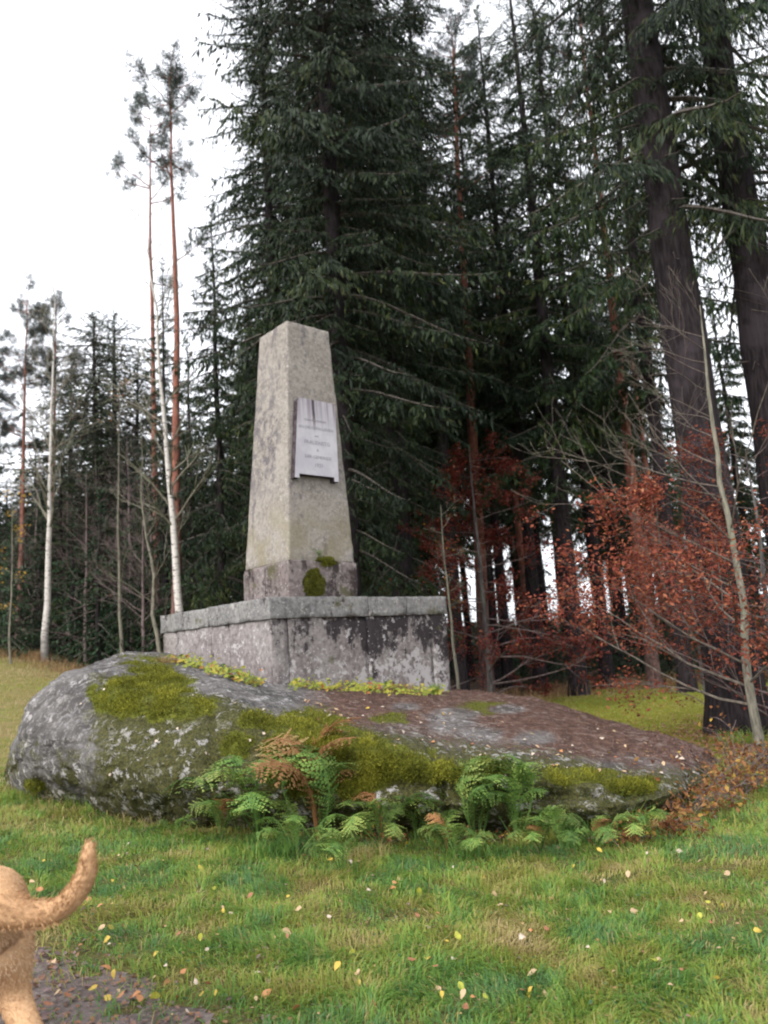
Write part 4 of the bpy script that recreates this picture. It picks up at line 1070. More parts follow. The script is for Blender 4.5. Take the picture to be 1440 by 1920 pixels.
MT['grass'] = leaf_mat('grass_blades', [(0, (0.46, 0.36, 0.19)), (0.22, (0.36, 0.31, 0.11)), (0.42, (0.30, 0.36, 0.065)), (0.65, (0.19, 0.33, 0.07)), (0.85, (0.135, 0.27, 0.06)), (1, (0.12, 0.24, 0.09))], 0.45, 0.5, 0.0, 0.3)
MT['dry_grass'] = leaf_mat('dry_grass', [(0, (0.20, 0.11, 0.06)), (0.5, (0.30, 0.19, 0.10)), (1, (0.36, 0.27, 0.12))], 0.3, 0.7, 0.0)
def blade_mesh(name, P, L, W, tint, rng, mats, lean=0.7, up=1.0, comb=None):
    n = len(P); a = rng.uniform(0, 6.28, n) if comb is None else comb + rng.normal(0, 0.75, n); ln = np.abs(rng.normal(0, lean, n))
    d = unit(np.c_[np.cos(a) * ln, np.sin(a) * ln, np.full(n, up)]); s = np.c_[-np.sin(a + rng.normal(0, .6, n)), np.cos(a), np.zeros(n)]; s = unit(s)
    Lc, Wc = np.asarray(L)[:, None], np.broadcast_to(W, (n,))[:, None]
    droop = np.c_[np.cos(a), np.sin(a), -rng.uniform(0.2, 1.1, n)] * Lc * 0.35
    b = P - [0, 0, 0.005]; m = P + d * Lc * 0.55; t = P + d * Lc * 0.95 + droop
    V = np.stack([b - s * Wc / 2, b + s * Wc / 2, m + s * Wc * 0.42, m - s * Wc * 0.42, t], 1).reshape(-1, 3)
    i = np.arange(n)[:, None] * 5
    F4 = i + np.array([[0, 1, 2, 3]]); F3 = i + np.array([[3, 2, 4]])
    return mesh_np(name, V, [F4, F3], mats, tint=np.repeat(np.clip(tint, 0, 1), 5))

def lawn_grass():
    rng = np.random.default_rng(77); n = 355000
    y = 2.3 + 8.0 * rng.random(n) ** 1.35; w = 0.62 * y + 0.7; x = rng.uniform(-1, 1, n) * w
    p = np.c_[x, y]
    keep = rng.random(n) < np.clip(1.25 - (y - 3) * 0.10, 0.4, 1) * (0.45 + 0.55 * sstep(0.3, 0.5, fbm(p, 2.2, 3, 80)))
    pm = path_mask(x, y); keep &= ~on_boulder(x, y) & (~pm | (rng.random(n) < 0.04 + 0.30 * np.exp(-(np.min(np.stack([np.hypot(x - q[0], y - q[1]) for q in path_poly[:6]]), 0) / 0.22) ** 2)))
    dpath = np.min(np.stack([np.hypot(x - q[0], y - q[1]) for q in path_poly[:6]]), 0)
    keep &= rng.random(n) < 0.25 + 0.75 * sstep(0.1, 0.9, dpath)
    x, y, p, dpath = x[keep], y[keep], p[keep], dpath[keep]; n = len(x)
    big = fbm(p, 0.9, 3, 81); sm = fbm(p, 3.5, 3, 82)
    right = sstep(-1.5, 2.5, x)
    t = 0.57 + (big - 0.5) * 1.05 + (sm - 0.5) * 1.25 + 0.13 * right - 0.14 * np.exp(-(dpath / 0.9) ** 2) - 0.12 * sstep(5.2, 6.4, y) * sstep(2, 4, x) + rng.normal(0, 0.16, n)
    t = np.where(t < 0.30, 0.30 + (t - 0.30) * 0.45, t)
    t = np.where(rng.random(n) < 0.09, rng.uniform(0, 0.25, n), t)
    tu = fbm(p, 4.0, 3, 83); L = rng.uniform(0.036, 0.085, n) * (0.25 + 1.5 * tu) * (1 + 0.5 * (rng.random(n) < .05)); t = t + (tu - 0.5) * 0.5
    W = rng.uniform(0.004, 0.0072, n) * (1 + 0.07 * (y - 3))
    return blade_mesh('grass', np.c_[x, y, gz(x, y)], L, W, t, rng, [MT['grass']], 0.95, comb=noise(p, 2.6, 84) * 14)
tag(obj('grass', lawn_grass()), kind='stuff')

def far_grass():
    rng = np.random.default_rng(78); n = 36000
    x1 = rng.uniform(1, 13, n); y1 = rng.uniform(7.5, 26, n)
    x2 = rng.uniform(-22, -2.5, n); y2 = rng.uniform(7, 33, n)
    x = np.r_[x1, x2]; y = np.r_[y1, y2]; k = ~on_boulder(x, y) & (y < edge_y(x) + 0.5); x, y = x[k], y[k]
    p = np.c_[x, y]; left = x < 0; n = len(x)
    t = np.where(left, 0.16 + (fbm(p, 0.5, 3, 5) - 0.5) * 1.0, 0.36 + (fbm(p, 0.5, 3, 6) - 0.5) * 0.4) + rng.normal(0, 0.09, n)
    L = np.where(left, rng.uniform(0.06, 0.16, n), rng.uniform(0.02, 0.06, n)); W = np.where(left, 0.008, 0.010) * (1 + 0.04 * y)
    return blade_mesh('meadow_grass', np.c_[x, y, gz(x, y)], L, W, t, rng, [MT['grass']], 0.7)
tag(obj('meadow_grass', far_grass()), kind='stuff')

def edge_grass():
    rng = np.random.default_rng(79); n = 9000
    x = rng.uniform(-20, 14, n); y = edge_y(x) + rng.normal(-0.3, 0.8, n)
    x3 = rng.uniform(1.2, 3.4, 3500); y3 = rng.uniform(13.5, 19.5, 3500)
    x = np.r_[x, x3]; y = np.r_[y, y3]; p = np.c_[x, y]
    k = (rng.random(len(x)) < sstep(0.35, 0.6, fbm(p, 0.8, 2, 3))) & ~on_boulder(x, y); x, y = x[k], y[k]; n = len(x)
    return blade_mesh('dry_grass', np.c_[x, y, gz(x, y)], rng.uniform(0.2, 0.65, n), 0.014, rng.normal(0.45, 0.25, n), rng, [MT['dry_grass']], 0.35)
tag(obj('dry_grass', edge_grass()), kind='stuff')

def foot_grass():
    rng = np.random.default_rng(85); n = 5200; q = rng.random(n); t = np.linspace(0, 1, len(base_front))
    x = np.interp(q, t, base_front[:, 0]); y = np.interp(q, t, base_front[:, 1]) - np.abs(rng.normal(0, 0.16, n)) + 0.02; p = np.c_[x, y]
    k = (rng.random(n) < sstep(0.30, 0.62, fbm(p, 2.2, 3, 86))) & (y < 9.2); x, y, p = x[k], y[k], p[k]; n = len(x)
    return blade_mesh('long_grass', np.c_[x, y, gz(x, y)], rng.uniform(0.08, 0.26, n), 0.006, 0.5 + (fbm(p, 1.6, 3, 87) - 0.5) * 1.6 + rng.normal(0, .15, n), rng, [MT['grass']], 0.6)
tag(obj('long_grass', foot_grass()), kind='stuff')

# small weeds in the lawn, dead leaf crumbs on lawn, path, rock and forest edge
MT['weed'] = leaf_mat('lawn_weeds', [(0, (0.12, 0.14, 0.03)), (0.5, (0.06, 0.12, 0.03)), (1, (0.04, 0.10, 0.05))], 0.25, 0.5, 0)
MT['litter'] = leaf_mat('dead_leaves', [(0, (0.13, 0.085, 0.08)), (0.35, (0.24, 0.17, 0.165)), (0.6, (0.25, 0.12, 0.06)), (0.8, (0.36, 0.23, 0.13)), (1, (0.50, 0.36, 0.14))], 0.2, 0.6, 0)
def flat_leaves(name, P, N, size, tint, rng, mat):
    n = len(P); N = unit(N + rng.normal(0, 0.35, (n, 3))); D = unit(np.cross(N, rng.normal(size=(n, 3)))); S = np.cross(N, D); L = np.asarray(size)[:, None]
    q = P + N * 0.006
    V = np.stack([q - D * L * .5, q + S * L * .32 + N * L * .10, q + D * L * .5 + N * L * .05, q - S * L * .32 + N * L * .12], 1).reshape(-1, 3)
    return mesh_np(name, V, np.arange(4 * n).reshape(n, 4), [mat], tint=np.repeat(np.clip(tint, 0, 1), 4))
def weeds():
    rng = np.random.default_rng(90); n = 16000
    y = 2.3 + 5.2 * rng.random(n) ** 1.2; x = rng.uniform(-1, 1, n) * (0.6 * y + 0.5); p = np.c_[x, y]
    k = (rng.random(n) < sstep(0.45, 0.62, fbm(p, 1.6, 3, 91))) & ~on_boulder(x, y) & ~path_mask(x, y); x, y = x[k], y[k]; n = len(x)
    return flat_leaves('lawn_weeds', np.c_[x, y, gz(x, y) + rng.uniform(0.01, 0.05, n)], np.tile([0, 0, 1.0], (n, 1)), rng.uniform(0.012, 0.03, n), rng.random(n), rng, MT['weed'])
tag(obj('lawn_weeds', weeds()), kind='stuff')
def litter_mesh():
    rng = np.random.default_rng(92); Ps, Ns, Ss, Ts = [], [], [], []
    n = 26000; y = 2.0 + 3.4 * rng.random(n); x = rng.uniform(-3.6, 1.0, n); d = np.min(np.stack([np.hypot(x - q[0], y - q[1]) for q in path_poly[:6]]), 0)
    k = path_mask(x, y) & (rng.random(n) < 0.55) | (rng.random(n) < 0.5 * np.exp(-(d / 0.6) ** 2) * sstep(0.4, 0.6, fbm(np.c_[x, y], 3, 3, 95))); x, y = x[k], y[k]
    Ps.append(np.c_[x, y, gz(x, y) + 0.01]); Ns.append(np.tile([0, 0, 1.0], (len(x), 1))); Ss.append(rng.uniform(0.012, 0.045, len(x))); Ts.append(rng.uniform(0.1, 0.7, len(x)))
    n = 900; y = 2.3 + 5 * rng.random(n); x = rng.uniform(-1, 1, n) * (0.6 * y + .5); k = ~on_boulder(x, y); x, y = x[k], y[k]
    Ps.append(np.c_[x, y, gz(x, y) + 0.03]); Ns.append(np.tile([0, 0, 1.0], (len(x), 1))); Ss.append(rng.uniform(0.012, 0.03, len(x))); Ts.append(rng.uniform(0.2, 1, len(x)))
    # red drift under the beeches
    n = 9000; x = rng.normal(5.9, 1.4, n); y = rng.normal(11.6, 1.5, n); k = ~on_boulder(x, y) & (y > 8.4) & (x > 3.7) & (y < 16); x, y = x[k], y[k]
    Ps.append(np.c_[x, y, gz(x, y) + 0.02]); Ns.append(np.tile([0, 0, 1.0], (len(x), 1))); Ss.append(rng.uniform(0.03, 0.075, len(x))); Ts.append(rng.uniform(0.4, 0.72, len(x)))
    n = 4000; x = rng.uniform(-14, 16, n); y = edge_y(x) + rng.uniform(-3, 6, n); Ps.append(np.c_[x, y, gz(x, y) + 0.02]); Ns.append(np.tile([0, 0, 1.0], (n, 1))); Ss.append(rng.uniform(0.04, 0.09, n)); Ts.append(rng.uniform(0.2, 0.9, n))
    return flat_leaves('leaf_litter', np.concatenate(Ps), np.concatenate(Ns), np.concatenate(Ss), np.concatenate(Ts), rng, MT['litter'])
tag(obj('leaf_litter', litter_mesh()), kind='stuff')
def rock_litter():
    rng = np.random.default_rng(93); w = litter * sstep(0.5, 0.9, BN[:, 2]); n = 9000; j = rng.choice(len(BV), n, p=w / w.sum())
    P = BV[j] + rng.normal(0, 0.02, (n, 3)) * [1, 1, 0]
    return flat_leaves('leaf_litter', P, BN[j], rng.uniform(0.008, 0.024, n), np.clip(rng.normal(0.25, 0.2, n), 0, .8), rng, MT['litter'])
tag(obj('leaf_litter', rock_litter(), boulder), kind='stuff')

# ------------------------------------------------------------------ single fallen leaves
def leaf_mesh(name, seed, mat):
    rng = np.random.default_rng(seed); t = np.linspace(0, 1, 6); w = np.sin(np.pi * t ** 0.8) * 0.33 + 0.01
    cz = 0.18 * np.sin(t * 3 + rng.uniform(0, 3)) ; cup = rng.uniform(0.05, 0.3)
    V = []
    for k in range(6): V += [(t[k] - .5, -w[k], cz[k] + cup * w[k]), (t[k] - .5, 0, cz[k]), (t[k] - .5, w[k], cz[k] + cup * w[k] * rng.uniform(.3, 1.4))]
    F = []
    for k in range(5): F += [(3 * k, 3 * k + 3, 3 * k + 4, 3 * k + 1), (3 * k + 1, 3 * k + 4, 3 * k + 5, 3 * k + 2)]
    return mesh_np(name, np.array(V) - [0, 0, min(0, cz.min())], np.array(F), [mat], smooth=True)
def leaf_color(name, c):
    k = Mat(name, 0.55, 0.3); n = k.noise(k.objc(), 6, 3); k.color(k.mix(k.ramp(n, 0.4, 0.7), c, tuple(x * 0.7 for x in c))); return k.m
LC = [leaf_color('leaf_cream', (0.46, 0.32, 0.19)), leaf_color('leaf_pale', (0.50, 0.41, 0.33)), leaf_color('leaf_yellow', (0.48, 0.34, 0.06)), leaf_color('leaf_orange', (0.42, 0.19, 0.08)), leaf_color('leaf_brown', (0.30, 0.13, 0.07)), leaf_color('leaf_green', (0.36, 0.36, 0.05))]
LM = [[leaf_mesh('fallen_leaf', 10 * i + j, m) for j in range(3)] for i, m in enumerate(LC)]
def drop_leaf(P, N, size, ci, parent):
    o = bpy.data.objects.new('fallen_leaf', LM[ci][random.randrange(3)])
    q = Vector(N).to_track_quat('Z', 'Y') @ Matrix.Rotation(random.uniform(0, 6.28), 4, 'Z').to_quaternion()
    o.rotation_mode = 'QUATERNION'; o.rotation_quaternion = q
    o.location = np.asarray(P) + np.asarray(N) * 0.004; o.scale = (size, size, size); link(o, parent)
rg = np.random.default_rng(101)
n = 0
while n < 175:
    px, py = rg.uniform(60, 1440), 1590 + 330 * rg.random() ** 0.9
    if rg.random() > (0.9 if px < 420 and py > 1680 else 0.5): continue
    p = ground_at(px, py)
    if on_boulder(np.array([p[0]]), np.array([p[1]]))[0]: continue
    p[2] = gz(p[0], p[1])[0] + rg.uniform(0.025, 0.05)
    drop_leaf(p, unit(rg.normal(0, 0.5, 3) + [0, -0.25, 1]), rg.uniform(0.022, 0.055), rg.choice(6, p=[.28, .10, .16, .20, .16, .10]), meadow); n += 1
for k in range(125):
    px = rg.uniform(560, 1310); lo = np.interp(px, [560, 700, 850, 1000, 1150, 1310], [1300, 1312, 1318, 1330, 1368, 1405]); hi = np.interp(px, [560, 700, 850, 1000, 1150, 1310], [1340, 1390, 1415, 1430, 1455, 1445])
    p, nn = boulder_at(px, rg.uniform(lo, hi)); drop_leaf(p, unit(nn + rg.normal(0, .15, 3)), rg.uniform(0.03, 0.058), rg.choice(6, p=[.38, .38, .08, .10, .06, 0]), boulder)
for px, py in ((195, 1292), (150, 1318), (315, 1307), (440, 1315), (295, 1385), (388, 1408), (495, 1330), (520, 1332), (498, 1373), (470, 1385), (330, 1365), (205, 1455), (360, 1300)):
    p, nn = boulder_at(px, py); drop_leaf(p, nn, 0.035, 1, boulder)

# ------------------------------------------------------------------ ferns, tufts, brambles and small plants
def frond_mesh(seed, mat):
    rng = np.random.default_rng(seed); g = Geo(); hue = (seed % 5) * 0.12 - 0.15; n = 27
    t = np.linspace(0, 1, 14); bend = rng.uniform(0.5, 0.9); side = rng.normal(0, 0.06)
    ax = lambda q: np.stack([0.86 * q ** 1.05, side * q ** 2, 0.62 * np.sin(q * (1.6 + bend * 0.7)) - 0.12 * q ** 3], -1)
    V, F = tube(ax(t), np.linspace(0.010, 0.003, 14), 4); g.add(V, F, 0.3, 0)
    for k in range(n):
        q = 0.2 + 0.78 * k / n; p = ax(np.array([q]))[0]; tn = unit(ax(np.array([q + .01]))[0] - ax(np.array([q - .01]))[0])
        up = unit(np.cross(tn, [0, 1, 0])); up = up if up[2] > 0 else -up
        ln0 = 0.25 * np.sin(np.pi * min(1, 0.12 + 0.88 * (1 - q) ** 0.9 * 1.1) ) ** 0.8 * (1 if q > .3 else .8)
        for sg in (-1, 1):
            if rng.random() < 0.12: continue
            ln = ln0 * rng.uniform(0.72, 1.12)
            d = unit(np.array([0, sg, 0]) + tn * rng.normal(0.42, .12) + up * rng.normal(-0.15, 0.17))
            s = np.cross(d, up); m = 6
            for j in range(m):
                u = (j + .5) / m; c = p + d * ln * u - up * rng.uniform(0.05, 0.3) * ln * u ** 2; w = 0.024 * (1 - u) ** 0.6 * (0.4 + ln * 3) + 0.003
                hl = ln / m * 0.5
                tt = np.clip(0.3 + 0.5 * q * u + hue + rng.normal(0, .16), 0, 1)
                g.add([c - d * hl * .6 - s * w * .2, c + d * hl * .9 - s * w, c + d * hl * .9, c - d * hl], [[0, 1, 2, 3]], tt, 0)
                g.add([c - d * hl, c + d * hl * .9, c + d * hl * .9 + s * w, c - d * hl * .6 + s * w * .2], [[0, 1, 2, 3]], tt, 0)
    return g.mesh('frond', [mat])
FR = [frond_mesh(s, MT['fern']) for s in range(5)]; FRB = [frond_mesh(s + 9, MT['fern_brown']) for s in range(3)]
def fern(px, py, size, n, label, brown=0, seed=0, up=0.0, face=None, group='ferns in front of the boulder'):
    rng = np.random.default_rng(seed); b = ground_at(px, py); b[2] = gz(b[0], b[1])[0] - 0.02
    t = empty('fern', b, label, 'fern', group)
    for k in range(n + brown):
        me = FR[rng.integers(5)] if k < n else FRB[rng.integers(3)]
        o = obj('frond', me, t)
        a = -math.pi / 2 + rng.uniform(-2.3, 2.3) if face is None else face + rng.uniform(-1.2, 1.2)
        s = 1.2 * size * rng.uniform(0.65, 1.1)
        o.rotation_euler = (rng.normal(0, 0.2), -up - rng.uniform(-0.1, 0.75), a); o.scale = (s, s * rng.uniform(.85, 1.15), s)
        if k >= n:
            o['label'] = 'withered brown frond'; o.rotation_euler = (rng.normal(0, 0.25), -rng.uniform(0.35, 0.75), (rng.normal(3.3, .5) if rng.random() < .65 else rng.normal(-.1, .4)) if n > 6 else a); o.scale = [x * (1.25 if brown > 3 else 1) for x in o.scale]
    return t
fern(485, 1574, 0.72, 12, 'large dark green fern at the left end of the fern row', 0, 1)
fern(415, 1578, 0.40, 6, 'small fern at the far left of the fern row, pressed to the boulder', 1, 2)
f3 = fern(598, 1582, 0.72, 8, 'fern with tall withered brown fronds standing up among green ones', 7, 3, up=0.6)
fern(640, 1638, 0.34, 7, 'bright green low fern in front of the brown fronded one', 0, 4)
fern(555, 1606, 0.42, 7, 'bluish green leafy fern below the large dark one', 0, 5)
fern(715, 1592, 0.5, 10, 'pale green fern in the middle of the row in front of the bright moss', 1, 6)
fern(780, 1584, 0.46, 9, 'grey green fern reaching up against the dark rock', 0, 7, up=0.3)
fern(838, 1598, 0.36, 6, 'small yellow green fern before the deep shaded cleft', 1, 8)
fern(895, 1585, 0.60, 11, 'upright fern right of the cleft with fronds up to the litter covered top', 0, 9, up=0.35)
fern(970, 1582, 0.62, 11, 'tall fresh green fern below the pale rock patch, right of the upright one', 0, 10, up=0.4)
fern(1055, 1601, 0.34, 6, 'light green small fern at the right end of the fern row', 0, 11)
fern(445, 1562, 0.50, 8, 'mid green fern half behind the large dark one', 1, 15, up=0.2)
fern(530, 1566, 0.55, 9, 'fern between the large dark one and the brown fronded one', 1, 16, up=0.3)
fern(680, 1574, 0.42, 7, 'low fern under the lower edge of the bright moss', 2, 17)
fern(855, 1606, 0.30, 6, 'pale little fern in the grass left of the upright fern', 0, 18)
fern(1015, 1596, 0.36, 7, 'spreading fern in the grass right of the tall fresh one', 1, 19)
fern(1120, 1588, 0.36, 6, 'small fern between the tall blue green grass tufts', 1, 13)
fern(1200, 1578, 0.30, 5, 'last small fern at the right, just before the withered brambles', 2, 14)
fern(330, 1578, 0.28, 5, 'tiny fern alone under the left half of the boulder', 0, 12)

def tuft(px, py, n, L, W, label, t0, t1, lean=0.5, mat='grass', rad=0.08, seed=0, group=None, name='grass_tuft'):
    rng = np.random.default_rng(seed); b = ground_at(px, py); b[2] = gz(b[0], b[1])[0]
    a = rng.uniform(0, 6.28, n); r = rad * np.sqrt(rng.random(n)); P = np.c_[np.cos(a) * r * 1.5, np.sin(a) * r, np.zeros(n)]
    me = blade_mesh(name, P, rng.uniform(0.45, 1.0, n) * L, W, rng.uniform(t0, t1, n), rng, [MT[mat]], lean)
    o = obj(name, me, None, b); return tag(o, label, 'grass tuft', group)
tuft(1095, 1560, 420, 0.52, 0.008, 'tall blue green grass tuft below the right end of the moss edge', 0.8, 1.0, 0.45, seed=1, rad=0.2)
tuft(1150, 1562, 240, 0.40, 0.007, 'green grass tuft between the blue green one and the brown bramble', 0.5, 0.9, 0.55, seed=2, rad=0.18)
tuft(520, 1605, 200, 0.22, 0.006, 'fresh green grass tuft in front of the large dark fern', 0.6, 1.0, 0.6, seed=3, rad=0.12)
tuft(690, 1610, 200, 0.20, 0.006, 'straw coloured grass tuft in front of the pale green fern', 0.0, 0.3, 0.7, seed=4, rad=0.12)
tuft(40, 1500, 200, 0.22, 0.007, 'pale grass tuft at the left foot of the boulder', 0.3, 0.8, 0.6, seed=5, rad=0.15)
tuft(1010, 1585, 200, 0.22, 0.006, 'yellowish grass tuft in front of the fresh green fern', 0.2, 0.5, 0.7, seed=6, rad=0.14)
tuft(890, 1745 - 140, 120, 0.18, 0.006, 'low dark green grass tuft in front of the cleft ferns', 0.6, 0.95, 0.7, seed=7, rad=0.12)
tuft(1395, 1395, 260, 0.34, 0.010, 'fresh light green grass tuft under the beech at the right', 0.45, 0.62, 0.6, seed=8, rad=0.25)

def bramble(px, py, R, H, nst, nl, label, seed, ls=0.05):
    rng = np.random.default_rng(seed); b = ground_at(px, py); g = Geo(); tips = []
    for k in range(nst):
        a = rng.uniform(0, 6.28); d = [math.cos(a) * R, math.sin(a) * R, H * rng.uniform(0.6, 1.3)]
        grow(g, [rng.normal(0, R * .25), rng.normal(0, R * .15), 0], d, H * rng.uniform(1.0, 1.9), 0.006, 1, rng, tips, 0.8, 0.0, (2, 4), 8, 0, (0.3, 0.6), 1.2)
    t = empty('bramble', b, label, 'bramble', 'withered brambles round the right end of the boulder')
    obj('stem', g.mesh('stem', [MT['bark_brown']]), t)
    g2 = Geo(); leafage(g2, tips, rng, nl, ls, 0, 0.3, 0.05)
    obj('foliage', g2.mesh('foliage', [MT['bramble']]), t)
bramble(1235, 1560, 0.28, 0.16, 26, 620, 'low brown and yellow withered plants in front of the right end of the boulder', 1, 0.055)
bramble(1300, 1525, 0.30, 0.30, 26, 560, 'brown withered bramble hiding the pointed right tip of the boulder', 2)
bramble(1375, 1490, 0.35, 0.38, 28, 640, 'tall yellow brown bramble between the boulder tip and the beech stem', 3)
bramble(1440, 1450, 0.40, 0.42, 28, 640, 'brown bramble cut by the right edge of the picture', 4)
bramble(1165, 1580, 0.22, 0.10, 16, 260, 'thin brown weeds at the foot of the green grass tuft', 5, 0.045)
bramble(700, 1578, 0.55, 0.14, 22, 240, 'reddish brown dead stalks between the middle ferns', 6, 0.045)
bramble(920, 1580, 0.45, 0.12, 20, 260, 'brown dead stalks below the upright ferns', 7, 0.045)

# strawberry-like leaves along the foot of the pedestal
def cover():
    rng = np.random.default_rng(55); Ps = []
    for (x0, y0, x1, y1, n) in ((345, 1238, 490, 1280, 330), (545, 1282, 700, 1290, 300), (690, 1290, 835, 1298, 170), (318, 1232, 350, 1240, 30)):
        for k in range(n):
            q = rng.random(); p, nn = boulder_at(x0 + (x1 - x0) * q, y0 + (y1 - y0) * q + rng.uniform(-2, 7)); Ps.append(p + rng.normal(0, 0.04, 3) * [1, 1, 0] + [0, 0, abs(rng.normal(0, 0.055))])
    P = np.array(Ps); n = len(P)
    return flat_leaves('ground_cover', P, np.tile([0, -0.5, 0.8], (n, 1)), rng.uniform(0.04, 0.085, n), np.clip(rng.normal(0.55, 0.25, n), 0, 1), rng, MT['cover'])
tag(obj('ground_cover', cover()), kind='stuff')
def rock_tuft(px, py, n, L, label, t0, t1, mat, seed, rad=0.1, lean=0.6):
    rng = np.random.default_rng(seed); b, _n = boulder_at(px, py)
    a = rng.uniform(0, 6.28, n); r = rad * np.sqrt(rng.random(n)); P = np.c_[np.cos(a) * r * 1.6, np.sin(a) * r * .6, np.full(n, -0.02)]
    tag(obj('grass_tuft', blade_mesh('grass_tuft', P, rng.uniform(.4, 1, n) * L, 0.007, rng.uniform(t0, t1, n), rng, [MT[mat]], lean), None, b), label, 'grass tuft')
rock_tuft(742, 1293, 260, 0.22, 'dry straw coloured grass tuft against the front of the pedestal', 0.3, 1, 'dry_grass', 1, 0.14)
rock_tuft(318, 1238, 160, 0.18, 'small dry grass tuft at the left end of the pedestal', 0.4, 1, 'dry_grass', 2, 0.12)
rock_tuft(818, 1297, 120, 0.26, 'small green grass tuft at the right corner of the pedestal', 0.4, 0.7, 'grass', 3, 0.06, 0.3)

# moss cushion on the plinth and the little plants on its ledge
def cushion(loc, rx, ry, rz_, seed, n=5200):
    rng = np.random.default_rng(seed); bm = bmesh.new(); bmesh.ops.create_icosphere(bm, subdivisions=4, radius=1)
    me = bpy.data.meshes.new('t'); bm.to_mesh(me); bm.free()
    V = np.array([v.co for v in me.vertices]); F = np.array([p.vertices for p in me.polygons]); bpy.data.meshes.remove(me)
    N = V.copy(); V = V * (0.35 + 1.25 * fbm(V + seed, 1.7, 3, seed))[:, None] * [rx, ry, rz_]
    g = Geo(); g.add(V, F, 0.3, 0)
    j = rng.integers(0, len(V), n); B_, F_ = blades(V[j] + rng.normal(0, .006, (n, 3)), N[j] + rng.normal(0, .5, (n, 3)), rng.uniform(.015, .035, n), .009, rng)
    g.add(B_, F_, np.repeat(np.clip(0.4 + 0.5 * (fbm(V[j], 14, 2, 4)) + rng.normal(0, .15, n), 0, 1), 4), 0)
    return g.mesh('moss_cushion', [bpy.data.materials['moss_tips']])
pc = mc + dL * (-wp) + dR * float(on_plane(588, 1088, mc + dL * (-wp), nF)[0])
pc[2] = ZT + (zp - ZT) * 0.50
o = obj('moss_cushion', cushion(None, 0.165, 0.06, 0.20, 3), None, pc); o.rotation_euler = (0, 0, TH); tag(o, 'rounded green moss cushion clinging to the front of the plinth under the obelisk', 'moss')
lg = mc + dL * (-wp + 0.03) + dR * float(on_plane(612, 1040, mc + dL * (-wp), nF)[0]); lg[2] = zp
o = obj('moss_cushion', cushion(None, 0.19, 0.05, 0.06, 5, 3000), None, lg); o.rotation_euler = (0, 0, TH); tag(o, 'flat dark moss strip on the ledge where the obelisk meets the plinth', 'moss')
def sprig():
    rng = np.random.default_rng(66); t = empty('fern', lg + dR * (-0.14) + np.array([0, 0, 0.02]), 'small dark fern sprig sprouting from the plinth ledge', 'fern')
    for k in range(7):
        o = obj('frond', FR[k % 5], t); s = rng.uniform(0.10, 0.22); o.scale = (s, s, s)
        o.rotation_euler = (0, -rng.uniform(0, .6), TH + [math.pi, 0, -1.6, -0.6, 2.6, 0.3, -1.2][k])
sprig()

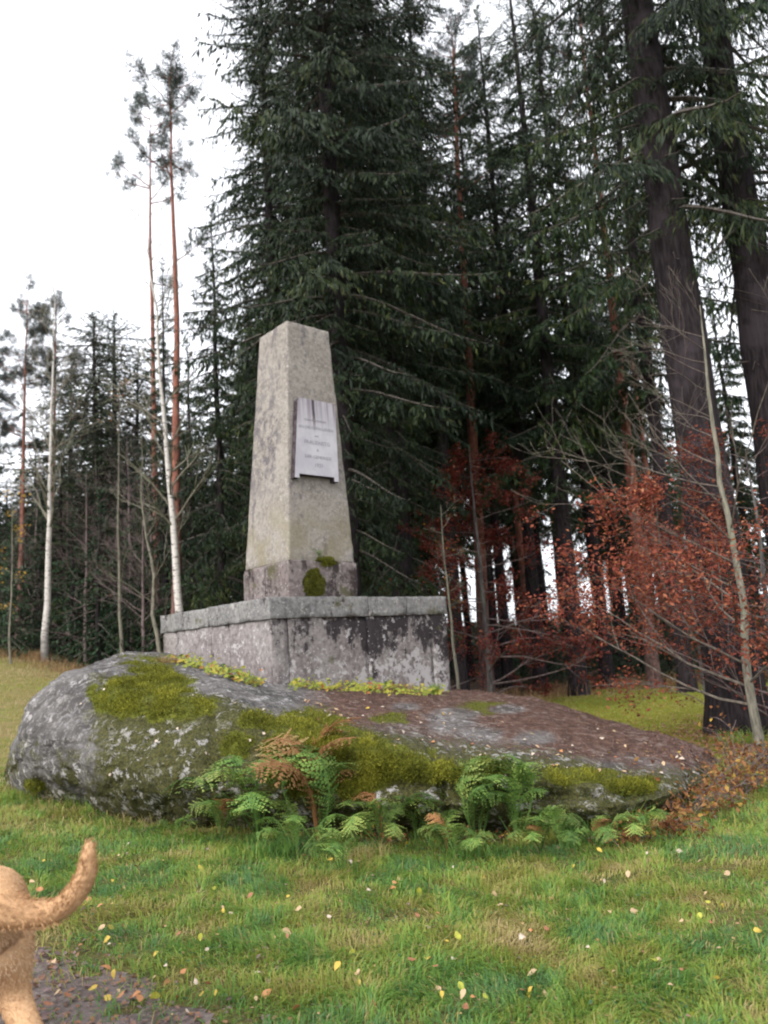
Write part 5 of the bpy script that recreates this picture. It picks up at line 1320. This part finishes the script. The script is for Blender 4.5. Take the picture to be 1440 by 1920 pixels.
# ------------------------------------------------------------------ dog
def dog():
    J = [((0, 0, 0.0), .115), ((.26, 0, -.005), .108), ((.52, 0, -.04), .15), ((.68, 0, .08), .095), ((.80, 0, .20), .082), ((.88, 0, .22), .075), ((1.00, 0, .175), .045), ((1.06, 0, .165), .036)]
    E = [(k, k + 1) for k in range(7)]
    def chain(root, pts):
        p = root
        for co, r in pts: J.append((co, r)); E.append((p, len(J) - 1)); p = len(J) - 1
    chain(0, [((-.08, 0, .015), .080), ((-.13, -.01, .0), .042), ((-.18, -.05, -.016), .034), ((-.235, -.085, -.008), .032), ((-.278, -.115, .028), .030), ((-.30, -.13, .08), .026), ((-.302, -.135, .13), .020), ((-.30, -.14, .16), .008)])
    for s, f in ((1, 0.10), (-1, -0.09)):
        chain(0, [((-.01 + f * .2, s * .07, -.10), .078), ((.06 + f * .6, s * .085, -.25), .047), ((-.12 + f, s * .08, -.385), .025), ((-.09 + f * 1.2, s * .075, -.52), .023), ((-.05 + f * 1.2, s * .08, -.565), .030), ((.01 + f * 1.2, s * .08, -.572), .020)])
        chain(2, [((.53, s * .085, -.15), .075), ((.46 - f * .5, s * .09, -.28), .050), ((.50 - f * .8, s * .085, -.42), .030), ((.50 - f, s * .085, -.54), .026), ((.55 - f, s * .085, -.572), .024)])
        chain(5, [((.85, s * .06, .285), .030), ((.88, s * .085, .25), .022), ((.90, s * .09, .20), .010)])
    me = bpy.data.meshes.new('dog'); me.from_pydata([j[0] for j in J], E, []); ob = bpy.data.objects.new('tmp', me); COL.objects.link(ob)
    sk = ob.modifiers.new('s', 'SKIN'); sk.use_smooth_shade = True
    for k, j in enumerate(J): me.skin_vertices[0].data[k].radius = (j[1], j[1] * (0.82 if k == 0 or k == 1 else 1)); 
    me.skin_vertices[0].data[0].use_root = True
    sb = ob.modifiers.new('b', 'SUBSURF'); sb.levels = 2; sb.render_levels = 2
    bpy.context.view_layer.update()
    bm_ = bpy.data.meshes.new_from_object(ob.evaluated_get(bpy.context.evaluated_depsgraph_get())); bpy.data.objects.remove(ob); bm_.name = 'dog'
    k = Mat('dog_coat', 0.75, 0.2); v = k.objc(); n1 = k.noise(v, 6, 4); n2 = k.noise(k.scale(v, (20, 60, 60)), 2, 3)
    col = k.mix(k.ramp(n1, 0.35, 0.65), (0.46, 0.28, 0.15), (0.53, 0.335, 0.19)); k.color(col).bump(n2, 0.3, 0.01)
    bm_.materials.clear(); bm_.materials.append(k.m)
    hip = unproject(-34, 1695, 2.85); gzv = float(gz(hip[0], hip[1])[0])
    d = obj('dog', bm_, None, hip); d.scale = [(hip[2] - gzv) / 0.592] * 3; d.rotation_euler = (0, 0, math.atan2(0.62, -0.78))
    tag(d, 'tan short haired dog walking off to the left with its curved tail raised', 'dog')
    # coat: short hairs lying back along the body, longer on the tail and thighs
    rng = np.random.default_rng(5); nV = len(bm_.vertices); V = np.empty(nV * 3, np.float32); bm_.vertices.foreach_get('co', V); V = V.reshape(-1, 3)
    N = np.empty(nV * 3, np.float32); bm_.vertex_normals.foreach_get('vector', N); N = N.reshape(-1, 3)
    Fq = np.array([list(p.vertices)[:4] for p in bm_.polygons if len(p.vertices) == 4])
    A = np.linalg.norm(np.cross(V[Fq[:, 1]] - V[Fq[:, 0]], V[Fq[:, 3]] - V[Fq[:, 0]]), axis=1)
    n = 50000; f = rng.choice(len(Fq), n, p=A / A.sum()); u, w = rng.random((n, 1)), rng.random((n, 1)); q = Fq[f]
    P = (V[q[:, 0]] * (1 - u) + V[q[:, 1]] * u) * (1 - w) + (V[q[:, 3]] * (1 - u) + V[q[:, 2]] * u) * w; NN = N[q[:, 0]]
    tail = (P[:, 0] < -.13) & (P[:, 2] > -.12); thigh = (P[:, 0] < 0.0) & (P[:, 2] < -.02) & (P[:, 2] > -.25)
    flow = np.where(tail[:, None], np.c_[-0.8 + 0 * P[:, 0], 0 * P[:, 0], np.where(P[:, 0] < -.25, 1.6, 0.0)], np.array([-.8, 0, -.6]))
    L = np.where(tail, .016, np.where(thigh, .011, .007)) * rng.uniform(.6, 1.2, n)
    B_, F_ = blades(P, NN * 0.45 + flow + rng.normal(0, .15, (n, 3)), L * 1.15, .0026, rng)
    light = sstep(0.05, -0.08, P[:, 0]) * sstep(-.02, -.08, P[:, 2]) * sstep(-.28, -.16, P[:, 2]) * (1 - np.abs(np.clip(P[:, 1] / .12, -1, 1)) * .3)
    t = np.clip(0.45 + rng.normal(0, .03, n) + 0.40 * light - 0.13 * tail, 0, 1)
    fm = leaf_mat('dog_hair', [(0, (0.40, 0.22, 0.10)), (0.45, (0.52, 0.33, 0.185)), (0.75, (0.62, 0.44, 0.29)), (1, (0.74, 0.60, 0.47))], 0.1, 0.6, 0)
    tag(obj('fur', mesh_np('fur', B_, F_, [fm], tint=np.repeat(t, 4)), d), kind='stuff')
    dk = Mat('dog_nose', 0.3, 0.5).color((0.02, 0.015, 0.015)).m
    for nm, pos, r in (('eye', (.945, .052, .235), .013), ('eye', (.945, -.052, .235), .013), ('nose', (1.09, 0, .178), .020)):
        b = bmesh.new(); bmesh.ops.create_uvsphere(b, u_segments=12, v_segments=8, radius=r); m = bpy.data.meshes.new(nm); b.to_mesh(m); b.free(); m.materials.append(dk)
        obj(nm, m, d, pos)
dog()

# nothing above may leave normals or modifiers pending
bpy.context.view_layer.update()
